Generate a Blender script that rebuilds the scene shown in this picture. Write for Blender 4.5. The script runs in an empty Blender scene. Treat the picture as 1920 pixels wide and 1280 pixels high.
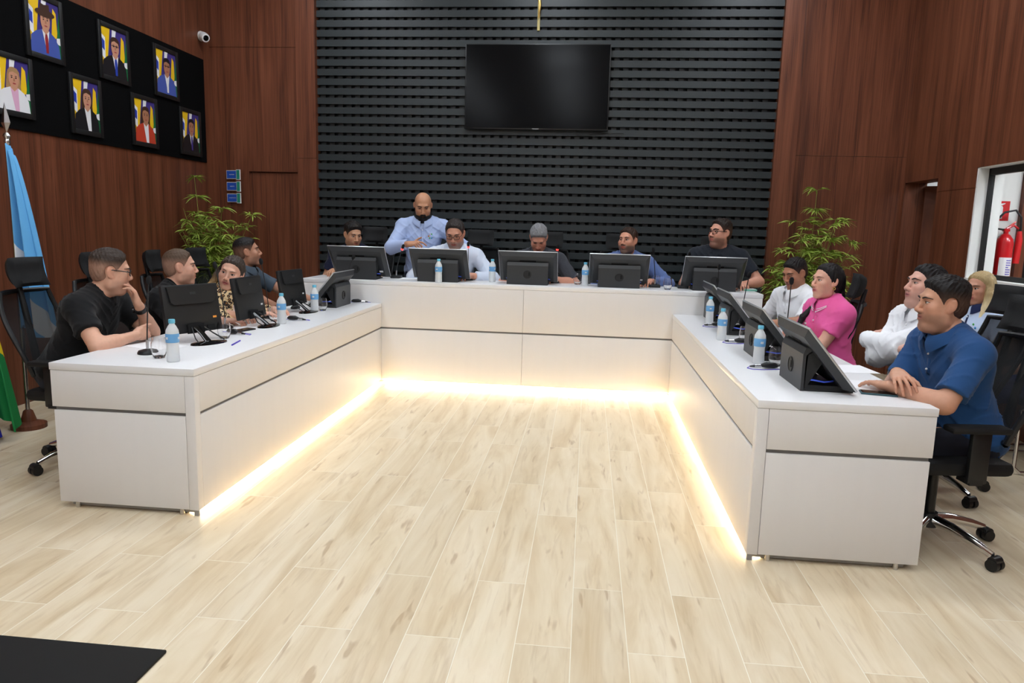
import bpy, bmesh, math, random
import numpy as np
from mathutils import Vector, Matrix, Euler

SC = bpy.context.scene
COL = SC.collection
PI = math.pi
R = math.radians

# ------------------------------------------------------------------ camera
PITCH, YAW, ROLL, FPX, CAMH = 0.155, -0.0996, 0.0276, 1363.96, 1.47
_w = Vector((math.sin(YAW)*math.cos(PITCH), math.cos(YAW)*math.cos(PITCH), -math.sin(PITCH)))
_r0 = Vector((math.cos(YAW), -math.sin(YAW), 0)); _u0 = _r0.cross(_w)
_r = math.cos(ROLL)*_r0 + math.sin(ROLL)*_u0
_u = -math.sin(ROLL)*_r0 + math.cos(ROLL)*_u0
cam = bpy.data.cameras.new('camera'); camo = bpy.data.objects.new('camera', cam); COL.objects.link(camo)
cam.sensor_width = 36.0; cam.lens = FPX/1920*36.0; cam.clip_start = 0.05
camo.matrix_world = Matrix(((_r.x, _u.x, -_w.x, 0), (_r.y, _u.y, -_w.y, 0), (_r.z, _u.z, -_w.z, CAMH), (0, 0, 0, 1)))
SC.camera = camo

# ------------------------------------------------------------------ world, exposure
wd = bpy.data.worlds.new('world'); SC.world = wd; wd.use_nodes = True
wd.node_tree.nodes['Background'].inputs[0].default_value = (0.75, 0.85, 1.0, 1)
wd.node_tree.nodes['Background'].inputs[1].default_value = 0.12
SC.view_settings.view_transform = 'Standard'; SC.view_settings.look = 'None'
SC.view_settings.gamma = 1.0; SC.view_settings.use_curve_mapping = False
SC.view_settings.exposure = 0.82
PANEL_POWER = 15.5
LED_POWER = 38.0

# ------------------------------------------------------------------ mesh helpers
class MB:
    """collects shapes and links them as one mesh object"""
    def __init__(self):
        self.v = []; self.f = []; self.m = []; self.s = []; self.M = Matrix.Identity(4); self.mat = 0; self.sm = False
    def add(self, vs, fs, mat=None, sm=None):
        o = len(self.v); M = self.M
        self.v += [tuple(M @ Vector(p)) for p in vs]
        mi = self.mat if mat is None else mat; s = self.sm if sm is None else sm
        for f in fs:
            self.f.append(tuple(i+o for i in f)); self.m.append(mi); self.s.append(s)
    def box(self, lo, hi, b=0.0, mat=None):
        lo = list(lo); hi = list(hi)
        for k in range(3):
            if lo[k] > hi[k]: lo[k], hi[k] = hi[k], lo[k]
        if b <= 0:
            x0, y0, z0 = lo; x1, y1, z1 = hi
            vs = [(x0,y0,z0),(x1,y0,z0),(x1,y1,z0),(x0,y1,z0),(x0,y0,z1),(x1,y0,z1),(x1,y1,z1),(x0,y1,z1)]
            self.add(vs, [(3,2,1,0),(4,5,6,7),(0,1,5,4),(1,2,6,5),(2,3,7,6),(3,0,4,7)], mat, False); return
        b = min(b, *(0.49*(hi[k]-lo[k]) for k in range(3)))
        bm = bmesh.new(); bmesh.ops.create_cube(bm, size=1.0)
        for v in bm.verts:
            v.co = Vector([(lo[k]+hi[k])/2 + v.co[k]*(hi[k]-lo[k]) for k in range(3)])
        bmesh.ops.bevel(bm, geom=list(bm.edges), offset=b, segments=2, profile=0.5, affect='EDGES')
        bm.verts.index_update()
        self.add([tuple(v.co) for v in bm.verts], [tuple(v.index for v in f.verts) for f in bm.faces], mat, True); bm.free()
    def tube(self, pts, rad, n=10, mat=None, caps=True, flat=1.0, up=None):
        pts = [Vector(p) for p in pts]
        if not hasattr(rad, '__len__'): rad = [rad]*len(pts)
        rings = []; prev = None
        for i, p in enumerate(pts):
            a = pts[max(i-1, 0)]; c = pts[min(i+1, len(pts)-1)]
            t = (c-a).normalized()
            if prev is None:
                ref = Vector(up) if up else (Vector((0,0,1)) if abs(t.z) < 0.9 else Vector((1,0,0)))
                x = t.cross(ref).normalized()
            else:
                x = (prev - t*prev.dot(t)).normalized()
            prev = x; y = t.cross(x)
            rings.append([p + rad[i]*(math.cos(2*PI*k/n)*x + flat*math.sin(2*PI*k/n)*y) for k in range(n)])
        vs = [tuple(q) for r in rings for q in r]; fs = []
        for i in range(len(rings)-1):
            for k in range(n):
                fs.append((i*n+k, i*n+(k+1) % n, (i+1)*n+(k+1) % n, (i+1)*n+k))
        if caps:
            fs.append(tuple(range(n-1, -1, -1))); fs.append(tuple((len(rings)-1)*n+k for k in range(n)))
        self.add(vs, fs, mat, True)
    def cyl(self, p0, p1, r0, r1=None, n=20, mat=None):
        self.tube([p0, p1], [r0, r0 if r1 is None else r1], n, mat)
    def lathe(self, prof, n=24, mat=None, caps=(True, True), sm=True):
        vs = []; fs = []
        for r, z in prof:
            for k in range(n):
                vs.append((r*math.cos(2*PI*k/n), r*math.sin(2*PI*k/n), z))
        for i in range(len(prof)-1):
            for k in range(n):
                fs.append((i*n+k, i*n+(k+1) % n, (i+1)*n+(k+1) % n, (i+1)*n+k))
        if caps[0]: fs.append(tuple(range(n-1, -1, -1)))
        if caps[1]: fs.append(tuple((len(prof)-1)*n+k for k in range(n)))
        self.add(vs, fs, mat, sm)
    def prism(self, poly, t0, t1, axis='z', mat=None, sm=False):
        """extrude a 2D polygon (counter-clockwise) between t0 and t1 along an axis"""
        def P(a, b, t):
            return {'z': (a, b, t), 'y': (a, t, b), 'x': (t, a, b)}[axis]
        n = len(poly)
        vs = [P(a, b, t0) for a, b in poly] + [P(a, b, t1) for a, b in poly]
        fs = [tuple(range(n-1, -1, -1)), tuple(range(n, 2*n))]
        fs += [(k, (k+1) % n, n+(k+1) % n, n+k) for k in range(n)]
        self.add(vs, fs, mat, sm)
    def ball(self, c, r, nu=14, nv=9, mat=None):
        if not hasattr(r, '__len__'): r = (r, r, r)
        vs = [(c[0], c[1], c[2]-r[2])]; fs = []
        for i in range(1, nv):
            a = -PI/2 + PI*i/nv
            for k in range(nu):
                vs.append((c[0]+r[0]*math.cos(a)*math.cos(2*PI*k/nu), c[1]+r[1]*math.cos(a)*math.sin(2*PI*k/nu), c[2]+r[2]*math.sin(a)))
        vs.append((c[0], c[1], c[2]+r[2])); top = len(vs)-1
        for k in range(nu):
            fs.append((0, 1+(k+1) % nu, 1+k)); fs.append((top, top-nu+k, top-nu+(k+1) % nu))
        for i in range(nv-2):
            for k in range(nu):
                fs.append((1+i*nu+k, 1+i*nu+(k+1) % nu, 1+(i+1)*nu+(k+1) % nu, 1+(i+1)*nu+k))
        self.add(vs, fs, mat, True)
    def quad(self, a, b, c, d, mat=None):
        self.add([a, b, c, d], [(0, 1, 2, 3)], mat, False)
    def build(self, name, mats, parent=None, loc=(0,0,0), rot=(0,0,0)):
        me = bpy.data.meshes.new(name)
        me.from_pydata(self.v, [], self.f)
        if not isinstance(mats, (list, tuple)): mats = [mats]
        for m in mats: me.materials.append(m)
        me.polygons.foreach_set('material_index', self.m)
        me.polygons.foreach_set('use_smooth', self.s)
        me.update()
        bm = bmesh.new(); bm.from_mesh(me)
        bmesh.ops.recalc_face_normals(bm, faces=bm.faces); bm.to_mesh(me); bm.free()
        if any(self.s):
            try: me.set_sharp_from_angle(angle=R(40))
            except Exception: pass
        o = bpy.data.objects.new(name, me); COL.objects.link(o)
        o.location = loc; o.rotation_euler = rot
        if parent is not None: o.parent = parent
        return o

def thing(name, label, cat, loc=(0,0,0), rotz=0.0, group=None):
    o = bpy.data.objects.new(name, None); COL.objects.link(o)
    o.empty_display_size = 0.05
    o.location = loc; o.rotation_euler = (0, 0, rotz)
    return tag(o, label, cat, group)
def tag(o, label, cat, group=None):
    o['label'] = label; o['category'] = cat
    if group: o['group'] = group
    return o
def struct(o, label=None, cat=None):
    o['kind'] = 'structure'
    if label: o['label'] = label
    if cat: o['category'] = cat
    return o
def dup(root, loc, rotz=None, label=None, group=None):
    """a copy of a thing with copies of its parts and sub-parts"""
    def cp(o, par):
        c = o.copy(); COL.objects.link(c); c.parent = par
        for ch in [x for x in KIDS.get(o.name, [])]: kc = cp(ch, c)
        return c
    KIDS = {}
    for o in bpy.data.objects:
        if o.parent: KIDS.setdefault(o.parent.name, []).append(o)
    r = cp(root, None)
    r.location = loc
    if rotz is not None: r.rotation_euler = (0, 0, rotz)
    if label: r['label'] = label
    if group: r['group'] = group
    return r

def text_mesh(name, body, size, material, parent, M, extrude=0.0004, align='CENTER'):
    cu = bpy.data.curves.new(name, 'FONT'); cu.body = body; cu.size = size; cu.extrude = extrude
    cu.align_x = align; cu.align_y = 'CENTER'; cu.resolution_u = 2
    t = bpy.data.objects.new('tmp_text', cu); COL.objects.link(t)
    dg = bpy.context.evaluated_depsgraph_get()
    me = bpy.data.meshes.new_from_object(t.evaluated_get(dg)); me.name = name
    bpy.data.objects.remove(t); bpy.data.curves.remove(cu)
    me.materials.clear(); me.materials.append(material)
    o = bpy.data.objects.new(name, me); COL.objects.link(o)
    o.parent = parent; o.matrix_local = M
    return o

# ------------------------------------------------------------------ materials
def srgb(r, g, b):
    f = lambda c: (c/255/12.92 if c/255 <= 0.04045 else ((c/255+0.055)/1.055)**2.4)
    return (f(r), f(g), f(b), 1.0)
def mat(name, col, rough=0.5, metal=0.0, spec=0.5, trans=0.0, emit=None, es=0.0, alpha=1.0, sss=0.0, ior=1.45, coat=0.0,
        bump=0.0, bscale=200.0, bstretch=(1,1,1), mottle=0.0, mscale=8.0, attr=None, sheen=0.0):
    m = bpy.data.materials.new(name); m.use_nodes = True
    nt = m.node_tree; b = nt.nodes['Principled BSDF']
    b.inputs['Base Color'].default_value = col; b.inputs['Roughness'].default_value = rough
    b.inputs['Metallic'].default_value = metal; b.inputs['Specular IOR Level'].default_value = spec
    b.inputs['Transmission Weight'].default_value = trans; b.inputs['Alpha'].default_value = alpha
    b.inputs['IOR'].default_value = ior; b.inputs['Coat Weight'].default_value = coat
    if sheen: b.inputs['Sheen Weight'].default_value = sheen
    if sss:
        b.inputs['Subsurface Weight'].default_value = sss
        b.inputs['Subsurface Radius'].default_value = (0.012, 0.005, 0.003)
    if emit:
        b.inputs['Emission Color'].default_value = emit; b.inputs['Emission Strength'].default_value = es
    src = None
    if attr:
        a = nt.nodes.new('ShaderNodeAttribute'); a.attribute_name = attr; src = a.outputs['Color']
    if mottle or bump:
        tc = nt.nodes.new('ShaderNodeTexCoord')
        mp = nt.nodes.new('ShaderNodeMapping'); mp.inputs['Scale'].default_value = bstretch
        nt.links.new(tc.outputs['Object'], mp.inputs['Vector'])
    if mottle:
        n = nt.nodes.new('ShaderNodeTexNoise'); n.inputs['Scale'].default_value = mscale; n.inputs['Detail'].default_value = 4
        nt.links.new(mp.outputs[0], n.inputs['Vector'])
        mr = nt.nodes.new('ShaderNodeMapRange'); mr.inputs[3].default_value = 1-mottle; mr.inputs[4].default_value = 1+mottle
        nt.links.new(n.outputs['Fac'], mr.inputs[0])
        mx = nt.nodes.new('ShaderNodeMix'); mx.data_type = 'RGBA'; mx.blend_type = 'MULTIPLY'; mx.inputs[0].default_value = 1
        mx.inputs[6].default_value = col
        if src: nt.links.new(src, mx.inputs[6])
        nt.links.new(mr.outputs[0], mx.inputs[7]); src = mx.outputs[2]
    if src: nt.links.new(src, b.inputs['Base Color'])
    if bump:
        n2 = nt.nodes.new('ShaderNodeTexNoise'); n2.inputs['Scale'].default_value = bscale; n2.inputs['Detail'].default_value = 3
        nt.links.new(mp.outputs[0], n2.inputs['Vector'])
        bp = nt.nodes.new('ShaderNodeBump'); bp.inputs['Strength'].default_value = bump; bp.inputs['Distance'].default_value = 0.004
        nt.links.new(n2.outputs['Fac'], bp.inputs['Height']); nt.links.new(bp.outputs[0], b.inputs['Normal'])
    return m

def nodes_of(m):
    return m.node_tree.nodes, m.node_tree.links, m.node_tree.nodes['Principled BSDF']

def wood_material(name, dark, mid, light, rough=0.42):
    """vertical-grain laminate: long streaks along z, boards of slightly different tone, thin dark flecks"""
    m = bpy.data.materials.new(name); m.use_nodes = True
    N, Lk, b = nodes_of(m)
    geo = N.new('ShaderNodeNewGeometry')
    sp = N.new('ShaderNodeSeparateXYZ'); Lk.new(geo.outputs['Position'], sp.inputs[0])
    ad = N.new('ShaderNodeMath'); ad.operation = 'ADD'; Lk.new(sp.outputs[0], ad.inputs[0]); Lk.new(sp.outputs[1], ad.inputs[1])
    cb = N.new('ShaderNodeCombineXYZ'); Lk.new(ad.outputs[0], cb.inputs[0]); Lk.new(sp.outputs[2], cb.inputs[2])
    def noise(sx, sz, detail, dist, off):
        mp = N.new('ShaderNodeMapping'); mp.inputs['Scale'].default_value = (sx, 1, sz); mp.inputs['Location'].default_value = (off, off, off)
        Lk.new(cb.outputs[0], mp.inputs[0])
        n = N.new('ShaderNodeTexNoise'); n.inputs['Scale'].default_value = 1; n.inputs['Detail'].default_value = detail
        n.inputs['Distortion'].default_value = dist; Lk.new(mp.outputs[0], n.inputs['Vector']); return n.outputs['Fac']
    broad = noise(9, 0.55, 4, 0.7, 3.1); fine = noise(95, 1.6, 3, 0.3, 7.7); fleck = noise(46, 2.2, 2, 0.5, 1.3)
    mixa = N.new('ShaderNodeMath'); mixa.operation = 'MULTIPLY_ADD'; Lk.new(fine, mixa.inputs[0]); mixa.inputs[1].default_value = 0.45
    sc = N.new('ShaderNodeMath'); sc.operation = 'MULTIPLY'; Lk.new(broad, sc.inputs[0]); sc.inputs[1].default_value = 0.62; Lk.new(sc.outputs[0], mixa.inputs[2])
    rp = N.new('ShaderNodeValToRGB'); e = rp.color_ramp.elements
    e[0].position = 0.36; e[0].color = dark; e[1].position = 0.70; e[1].color = light
    k = e.new(0.52); k.color = mid
    Lk.new(mixa.outputs[0], rp.inputs[0])
    fr = N.new('ShaderNodeMapRange'); fr.inputs[1].default_value = 0.66; fr.inputs[2].default_value = 0.76; fr.inputs[3].default_value = 1.0; fr.inputs[4].default_value = 0.55
    Lk.new(fleck, fr.inputs[0])
    mx = N.new('ShaderNodeMix'); mx.data_type = 'RGBA'; mx.blend_type = 'MULTIPLY'; mx.inputs[0].default_value = 1
    Lk.new(rp.outputs[0], mx.inputs[6]); Lk.new(fr.outputs[0], mx.inputs[7]); Lk.new(mx.outputs[2], b.inputs['Base Color'])
    b.inputs['Roughness'].default_value = rough; b.inputs['Specular IOR Level'].default_value = 0.35
    return m

def floor_material():
    """pale wood-look planks 0.2 x 1.2 m running along y, thin light grout, brown streaks"""
    m = bpy.data.materials.new('pale_wood_plank'); m.use_nodes = True
    N, Lk, b = nodes_of(m)
    geo = N.new('ShaderNodeNewGeometry')
    rot = N.new('ShaderNodeMapping'); rot.inputs['Rotation'].default_value = (0, 0, R(90)); Lk.new(geo.outputs['Position'], rot.inputs[0])
    br = N.new('ShaderNodeTexBrick'); br.inputs['Scale'].default_value = 1.0
    br.inputs['Brick Width'].default_value = 1.2; br.inputs['Row Height'].default_value = 0.2
    br.inputs['Mortar Size'].default_value = 0.0016; br.inputs['Mortar Smooth'].default_value = 0.3; br.offset = 0.37; br.offset_frequency = 2
    br.inputs['Color1'].default_value = (0.0, 0, 0, 1); br.inputs['Color2'].default_value = (1, 1, 1, 1); br.inputs['Mortar'].default_value = (0.5, 0.5, 0.5, 1)
    Lk.new(rot.outputs[0], br.inputs['Vector'])
    off = N.new('ShaderNodeVectorMath'); off.operation = 'MULTIPLY_ADD'
    Lk.new(br.outputs['Color'], off.inputs[0]); off.inputs[1].default_value = (11.3, 5.7, 2.9); Lk.new(geo.outputs['Position'], off.inputs[2])
    def noise(sc, detail, dist, rough=0.5):
        mp = N.new('ShaderNodeMapping'); mp.inputs['Scale'].default_value = sc; Lk.new(off.outputs[0], mp.inputs[0])
        n = N.new('ShaderNodeTexNoise'); n.inputs['Scale'].default_value = 1; n.inputs['Detail'].default_value = detail
        n.inputs['Distortion'].default_value = dist; n.inputs['Roughness'].default_value = rough
        Lk.new(mp.outputs[0], n.inputs['Vector']); return n.outputs['Fac']
    broad = noise((7, 0.9, 1), 4, 0.9, 0.6); streak = noise((26, 2.6, 1), 3, 0.6, 0.6); fleck = noise((20, 3.4, 1), 2, 0.3)
    rp = N.new('ShaderNodeValToRGB'); e = rp.color_ramp.elements
    e[0].position = 0.30; e[0].color = srgb(207, 185, 149); e[1].position = 0.66; e[1].color = srgb(231, 217, 190)
    k = e.new(0.5); k.color = srgb(222, 205, 174)
    Lk.new(broad, rp.inputs[0])
    sr = N.new('ShaderNodeMapRange'); sr.inputs[1].default_value = 0.55; sr.inputs[2].default_value = 0.78; sr.inputs[3].default_value = 0.0; sr.inputs[4].default_value = 0.6
    Lk.new(streak, sr.inputs[0])
    m1 = N.new('ShaderNodeMix'); m1.data_type = 'RGBA'; Lk.new(sr.outputs[0], m1.inputs[0]); Lk.new(rp.outputs[0], m1.inputs[6]); m1.inputs[7].default_value = srgb(186, 160, 123)
    fl = N.new('ShaderNodeMapRange'); fl.inputs[1].default_value = 0.67; fl.inputs[2].default_value = 0.74; fl.inputs[3].default_value = 0.0; fl.inputs[4].default_value = 0.55
    Lk.new(fleck, fl.inputs[0])
    m2 = N.new('ShaderNodeMix'); m2.data_type = 'RGBA'; Lk.new(fl.outputs[0], m2.inputs[0]); Lk.new(m1.outputs[2], m2.inputs[6]); m2.inputs[7].default_value = srgb(168, 136, 98)
    tone = N.new('ShaderNodeMapRange'); tone.inputs[3].default_value = 0.965; tone.inputs[4].default_value = 1.03; Lk.new(br.outputs['Color'], tone.inputs[0])
    m3 = N.new('ShaderNodeMix'); m3.data_type = 'RGBA'; m3.blend_type = 'MULTIPLY'; m3.inputs[0].default_value = 1
    Lk.new(m2.outputs[2], m3.inputs[6]); Lk.new(tone.outputs[0], m3.inputs[7])
    m4 = N.new('ShaderNodeMix'); m4.data_type = 'RGBA'; Lk.new(br.outputs['Fac'], m4.inputs[0]); Lk.new(m3.outputs[2], m4.inputs[6]); m4.inputs[7].default_value = srgb(242, 236, 220)
    Lk.new(m4.outputs[2], b.inputs['Base Color'])
    b.inputs['Roughness'].default_value = 0.36; b.inputs['Specular IOR Level'].default_value = 0.4
    return m

def leopard_material():
    m = bpy.data.materials.new('leopard_print'); m.use_nodes = True
    N, Lk, b = nodes_of(m)
    tc = N.new('ShaderNodeTexCoord')
    v = N.new('ShaderNodeTexVoronoi'); v.inputs['Scale'].default_value = 42; Lk.new(tc.outputs['Object'], v.inputs['Vector'])
    n = N.new('ShaderNodeTexNoise'); n.inputs['Scale'].default_value = 60; Lk.new(tc.outputs['Object'], n.inputs['Vector'])
    ad = N.new('ShaderNodeMath'); ad.operation = 'MULTIPLY_ADD'; Lk.new(n.outputs['Fac'], ad.inputs[0]); ad.inputs[1].default_value = 0.5; Lk.new(v.outputs['Distance'], ad.inputs[2])
    rp = N.new('ShaderNodeValToRGB'); rp.color_ramp.interpolation = 'CONSTANT'; e = rp.color_ramp.elements
    e[0].position = 0; e[0].color = srgb(150, 105, 55); e[1].position = 0.76; e[1].color = srgb(222, 196, 150)
    k = e.new(0.48); k.color = srgb(28, 20, 16)
    Lk.new(ad.outputs[0], rp.inputs[0]); Lk.new(rp.outputs[0], b.inputs['Base Color']); b.inputs['Roughness'].default_value = 0.7
    return m

M = {}
M['wood'] = wood_material('reddish_wood_laminate', srgb(68, 37, 25), srgb(104, 58, 38), srgb(126, 75, 52))
M['floor'] = floor_material()
M['leopard'] = leopard_material()
M['slat'] = mat('black_slat_paint', srgb(42, 48, 50), 0.38, spec=0.5)
M['batten'] = mat('shaded_batten_paint', srgb(29, 32, 33), 0.5)  # darker than the slats: shade behind them put into the colour
M['slat_back'] = mat('black_backing', srgb(17, 18, 19), 0.7)
M['bench'] = mat('pale_bench_laminate', srgb(226, 224, 222), 0.5, spec=0.22, mottle=0.02, mscale=3, bstretch=(6, 6, 0.4))
M['bench_top'] = mat('white_bench_top', srgb(233, 233, 234), 0.3, spec=0.45)
M['groove'] = mat('grey_groove', srgb(120, 118, 116), 0.6)
M['plinth'] = mat('grey_plinth', srgb(150, 148, 145), 0.5)
M['led'] = mat('warm_led', (1, 0.8, 0.5, 1), 0.5, emit=(1.0, 0.83, 0.58, 1), es=LED_POWER)
M['panel_light'] = mat('cool_panel_light', (1, 1, 1, 1), 0.5, emit=(0.90, 0.97, 1.05, 1), es=PANEL_POWER)
M['white'] = mat('white_paint', srgb(232, 232, 228), 0.6)
M['ceiling'] = mat('ceiling_paint', srgb(225, 225, 222), 0.8)
M['black'] = mat('black_plastic', srgb(24, 25, 26), 0.42)
M['black_matte'] = mat('black_matte', srgb(9, 9, 10), 0.85)
M['black_gloss'] = mat('black_gloss', srgb(10, 10, 11), 0.08, spec=0.5)
M['frame_black'] = mat('black_frame', srgb(20, 20, 21), 0.5)
M['felt'] = mat('black_felt', srgb(8, 8, 9), 0.95, spec=0.1)
M['case'] = mat('dark_grey_case', srgb(50, 52, 54), 0.42, spec=0.5)
M['case_dark'] = mat('near_black_case', srgb(28, 29, 30), 0.5)
M['bezel'] = mat('silver_bezel', srgb(205, 208, 210), 0.3, metal=0.7)
M['glass_dark'] = mat('dark_screen', srgb(7, 7, 9), 0.16, spec=0.12)
M['chrome'] = mat('chrome', srgb(225, 226, 228), 0.08, metal=1.0)
M['silver'] = mat('silver_metal', srgb(200, 200, 202), 0.25, metal=1.0)
M['gold'] = mat('gold_metal', srgb(226, 190, 110), 0.3, metal=0.9)
M['gold_pale'] = mat('pale_gold_wood', srgb(205, 190, 130), 0.45)
M['glass'] = mat('clear_glass', (1, 1, 1, 1), 0.0, trans=1.0, ior=1.45)
M['pane'] = mat('window_pane', (1, 1, 1, 1), 0.0, trans=1.0, ior=1.01, spec=0.2)
M['pet'] = mat('frosted_bottle', srgb(244, 248, 250), 0.3, trans=0.3, ior=1.2)
M['cap_blue'] = mat('light_blue_cap', srgb(112, 196, 226), 0.4)
M['label_blue'] = mat('blue_bottle_label', srgb(112, 174, 226), 0.45)
M['paper'] = mat('white_paper', srgb(244, 244, 246), 0.7)
M['blue_cable'] = mat('blue_cable', srgb(60, 90, 215), 0.4)
M['violet_cable'] = mat('violet_cable', srgb(88, 70, 190), 0.4)
M['red_led'] = mat('red_ring_light', (0.8, 0.02, 0.02, 1), 0.4, emit=(1, 0.04, 0.03, 1), es=2.2)
M['foam'] = mat('mic_foam', srgb(18, 18, 20), 0.95)
M['mesh_fabric'] = mat('chair_mesh', srgb(12, 12, 13), 0.85, alpha=0.86)
M['cushion'] = mat('black_cushion', srgb(12, 12, 13), 0.75, bump=0.3, bscale=300)
M['red'] = mat('extinguisher_red', srgb(196, 22, 30), 0.3, coat=0.4)
M['red_sign'] = mat('red_sign', srgb(206, 30, 34), 0.5)
M['sign_blue'] = mat('sign_blue', srgb(42, 92, 196), 0.5)
M['sign_green'] = mat('sign_green', srgb(40, 150, 130), 0.5)
M['white_plastic'] = mat('white_plastic', srgb(238, 238, 238), 0.35)
M['leaf'] = mat('bamboo_leaf', srgb(150, 172, 70), 0.5, mottle=0.35, mscale=14)
M['stem'] = mat('bamboo_stem', srgb(132, 136, 58), 0.55)
M['pot'] = mat('dark_pot', srgb(40, 36, 34), 0.5)
M['soil'] = mat('soil', srgb(45, 32, 24), 0.95)
M['flag_sky'] = mat('flag_sky_blue', srgb(100, 176, 232), 0.75)
M['flag_white'] = mat('flag_white', srgb(232, 234, 236), 0.75)
M['flag_green'] = mat('flag_green', srgb(18, 128, 62), 0.75)
M['flag_yellow'] = mat('flag_yellow', srgb(250, 214, 20), 0.75)
M['flag_blue'] = mat('flag_blue', srgb(34, 62, 168), 0.75)
M['flag_royal'] = mat('flag_royal_blue', srgb(28, 36, 190), 0.75)
M['ink'] = mat('dark_green_ink', srgb(20, 70, 50), 0.7)
M['keys'] = mat('calculator_green', srgb(120, 190, 170), 0.5)
# ------------------------------------------------------------------ room
XL, XR, YB, YF, ZC = -4.35, 3.277, 8.2, -7.0, 4.6
def lit_panel(x, y, z=None):
    t = thing('ceiling_light', 'square white LED panel in the ceiling', 'ceiling light', (x, y, ZC if z is None else z), 0, 'ceiling panels over the hall')
    a = MB()
    for (x0, y0, x1, y1) in ((-.31,-.31,.31,-.29), (-.31,.29,.31,.31), (-.31,-.29,-.29,.29), (.29,-.29,.31,.29)):
        a.box((x0, y0, -.03), (x1, y1, -.002))
    a.build('frame', M['white_plastic'], t)
    b = MB(); b.box((-.29, -.29, -.022), (.29, .29, -.004)); b.build('diffuser', M['panel_light'], t)
for lx in (-2.9, -0.6, 1.8):
    for ly in (-4.5, -2.2, 0.0, 2.3, 4.6, 6.9):
        lit_panel(lx, ly)

b = MB(); b.box((XL-.3, YF-.2, -.12), (XR+3.2, YB+.6, 0)); struct(b.build('floor', M['floor']))
b = MB(); b.box((XL-.3, YF-.2, ZC), (XR+3.2, YB+.6, ZC+.1)); struct(b.build('ceiling', M['ceiling']))
b = MB(); b.box((XL-.2, YF-.2, 0), (XL, YB+.4, ZC)); struct(b.build('wall_left', M['wood']))
b = MB(); b.box((XL-.3, YF-.2, 0), (XR+3.2, YF, ZC)); struct(b.build('wall_front', M['white']))
# thin raised board joint on the left wall
b = MB(); b.box((XL, 4.905, 0), (XL+.004, 4.915, ZC)); struct(b.build('trim_1', M['slat_back']))

# back wall: wood flank left, wood pillar, black slatted field, wood pillar, wood flank right
SX0, SX1 = -3.085, 1.915
b = MB()
b.box((XL, YB+.02, 2.03), (SX0-.22, YB+.16, ZC)); b.box((XL, YB+.02, 0), (-3.92, YB+.16, 2.03))
b.box((-3.92, YB+.045, 0), (SX0-.22, YB+.16, 2.015))
b.box((-3.95, YB+.07, 1.95), (SX0-.22, YB+.16, 2.1)); b.box((XL, YB+.014, 3.392), (SX0-.22, YB+.03, ZC))  # first box: unseen backing added behind the door gap to block leaking light
b.box((SX0-.22, YB-.06, 0), (SX0, YB+.16, 2.18)); b.box((SX0-.22, YB-.063, 2.182), (SX0, YB+.16, ZC))
struct(b.build('wall_back_left', M['wood']))
b = MB()
b.box((SX1, YB-.06, 0), (SX1+.22, YB+.16, ZC)); b.box((SX1+.22, YB+.02, 0), (XR+.15, YB+.16, 2.31)); b.box((SX1+.22, YB+.017, 2.312), (XR+.15, YB+.16, ZC))
struct(b.build('wall_back_right', M['wood']))
b = MB()
b.box((SX0, YB+.07, 0), (SX1, YB+.3, ZC), mat=1)
rng = random.Random(4)
PIT = 0.1025
z = 0.22
while z < ZC:
    x = SX0
    b.box((SX0, YB+.0, z), (SX1, YB+.03, z+.069), mat=0)
    z += PIT
x = SX0+.03
while x < SX1-.05:
    b.box((x, YB+.03, 0), (x+.056, YB+.07, ZC), mat=2); x += .0985
struct(b.build('wall_back', [M['slat'], M['slat_back'], M['batten']]))

# right wall with a door opening in the far corner and a long interior window
D0, D1, DH = 7.44, 8.17, 2.045        # door opening
W0, W1, WZ0, WZ1 = 3.9, 6.74, 1.13, 2.085   # window opening
T = 0.22
b = MB()
b.box((XR, D1, 0), (XR+T, YB+.16, ZC)); b.box((XR, D0, DH), (XR+T, D1, ZC)); b.box((XR, W1, 0), (XR+T, D0, ZC))
b.box((XR, W0, 0), (XR+T, W1, WZ0)); b.box((XR, W0, WZ1), (XR+T, W1, ZC)); b.box((XR, YF, 0), (XR+T, W0, ZC))
b.box((XR-.004, D0-.72, 1.918), (XR, D0-.02, 1.922))
struct(b.build('wall_right', M['wood']))
# door leaf standing ajar into the passage behind
dr = thing('door_1', 'wood door standing ajar in the right wall corner', 'door', (XR+T-.01, D1-.01, 0), 0); dr['kind'] = 'structure'
b = MB(); b.M = Matrix.Rotation(R(50), 4, 'Z'); b.box((-.02, -.74, .005), (.02, 0, DH-.03)); b.build('door_leaf', M['wood'], dr)
b = MB(); b.M = Matrix.Rotation(R(50), 4, 'Z')
b.cyl((-.02, -.68, 1.0), (-.07, -.68, 1.0), .009); b.cyl((-.065, -.68, 1.0), (-.065, -.56, 1.0), .009); b.build('door_handle', M['silver'], dr)

# window: white lined reveal, black aluminium frame, glass
wn = bpy.data.objects.new('window_1', None); COL.objects.link(wn); wn.location = (XR, (W0+W1)/2, WZ0); struct(wn)
hw = (W1-W0)/2; hh = WZ1-WZ0
b = MB()
b.box((0.005, hw-.02, 0), (T-.002, hw, hh)); b.box((0.005, -hw, 0), (T-.002, -hw+.02, hh)); b.box((.0, -hw, -.0), (T-.002, hw, .02)); b.box((.005, -hw, hh-.008), (T-.002, hw, hh))
b.build('reveal', M['white'], wn)
b = MB()
for (y0, y1, z0, z1) in ((hw-.045, hw-.02, .02, hh-.008), (-hw+.02, -hw+.065, .02, hh-.008), (-hw, hw, hh-.065, hh-.008), (-hw, hw, .02, .06)):
    b.box((.09, y0, z0), (.13, y1, z1))
b.box((.09, -.58, .02), (.13, -.53, hh-.02))
b.build('window_frame', M['frame_black'], wn)
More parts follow.
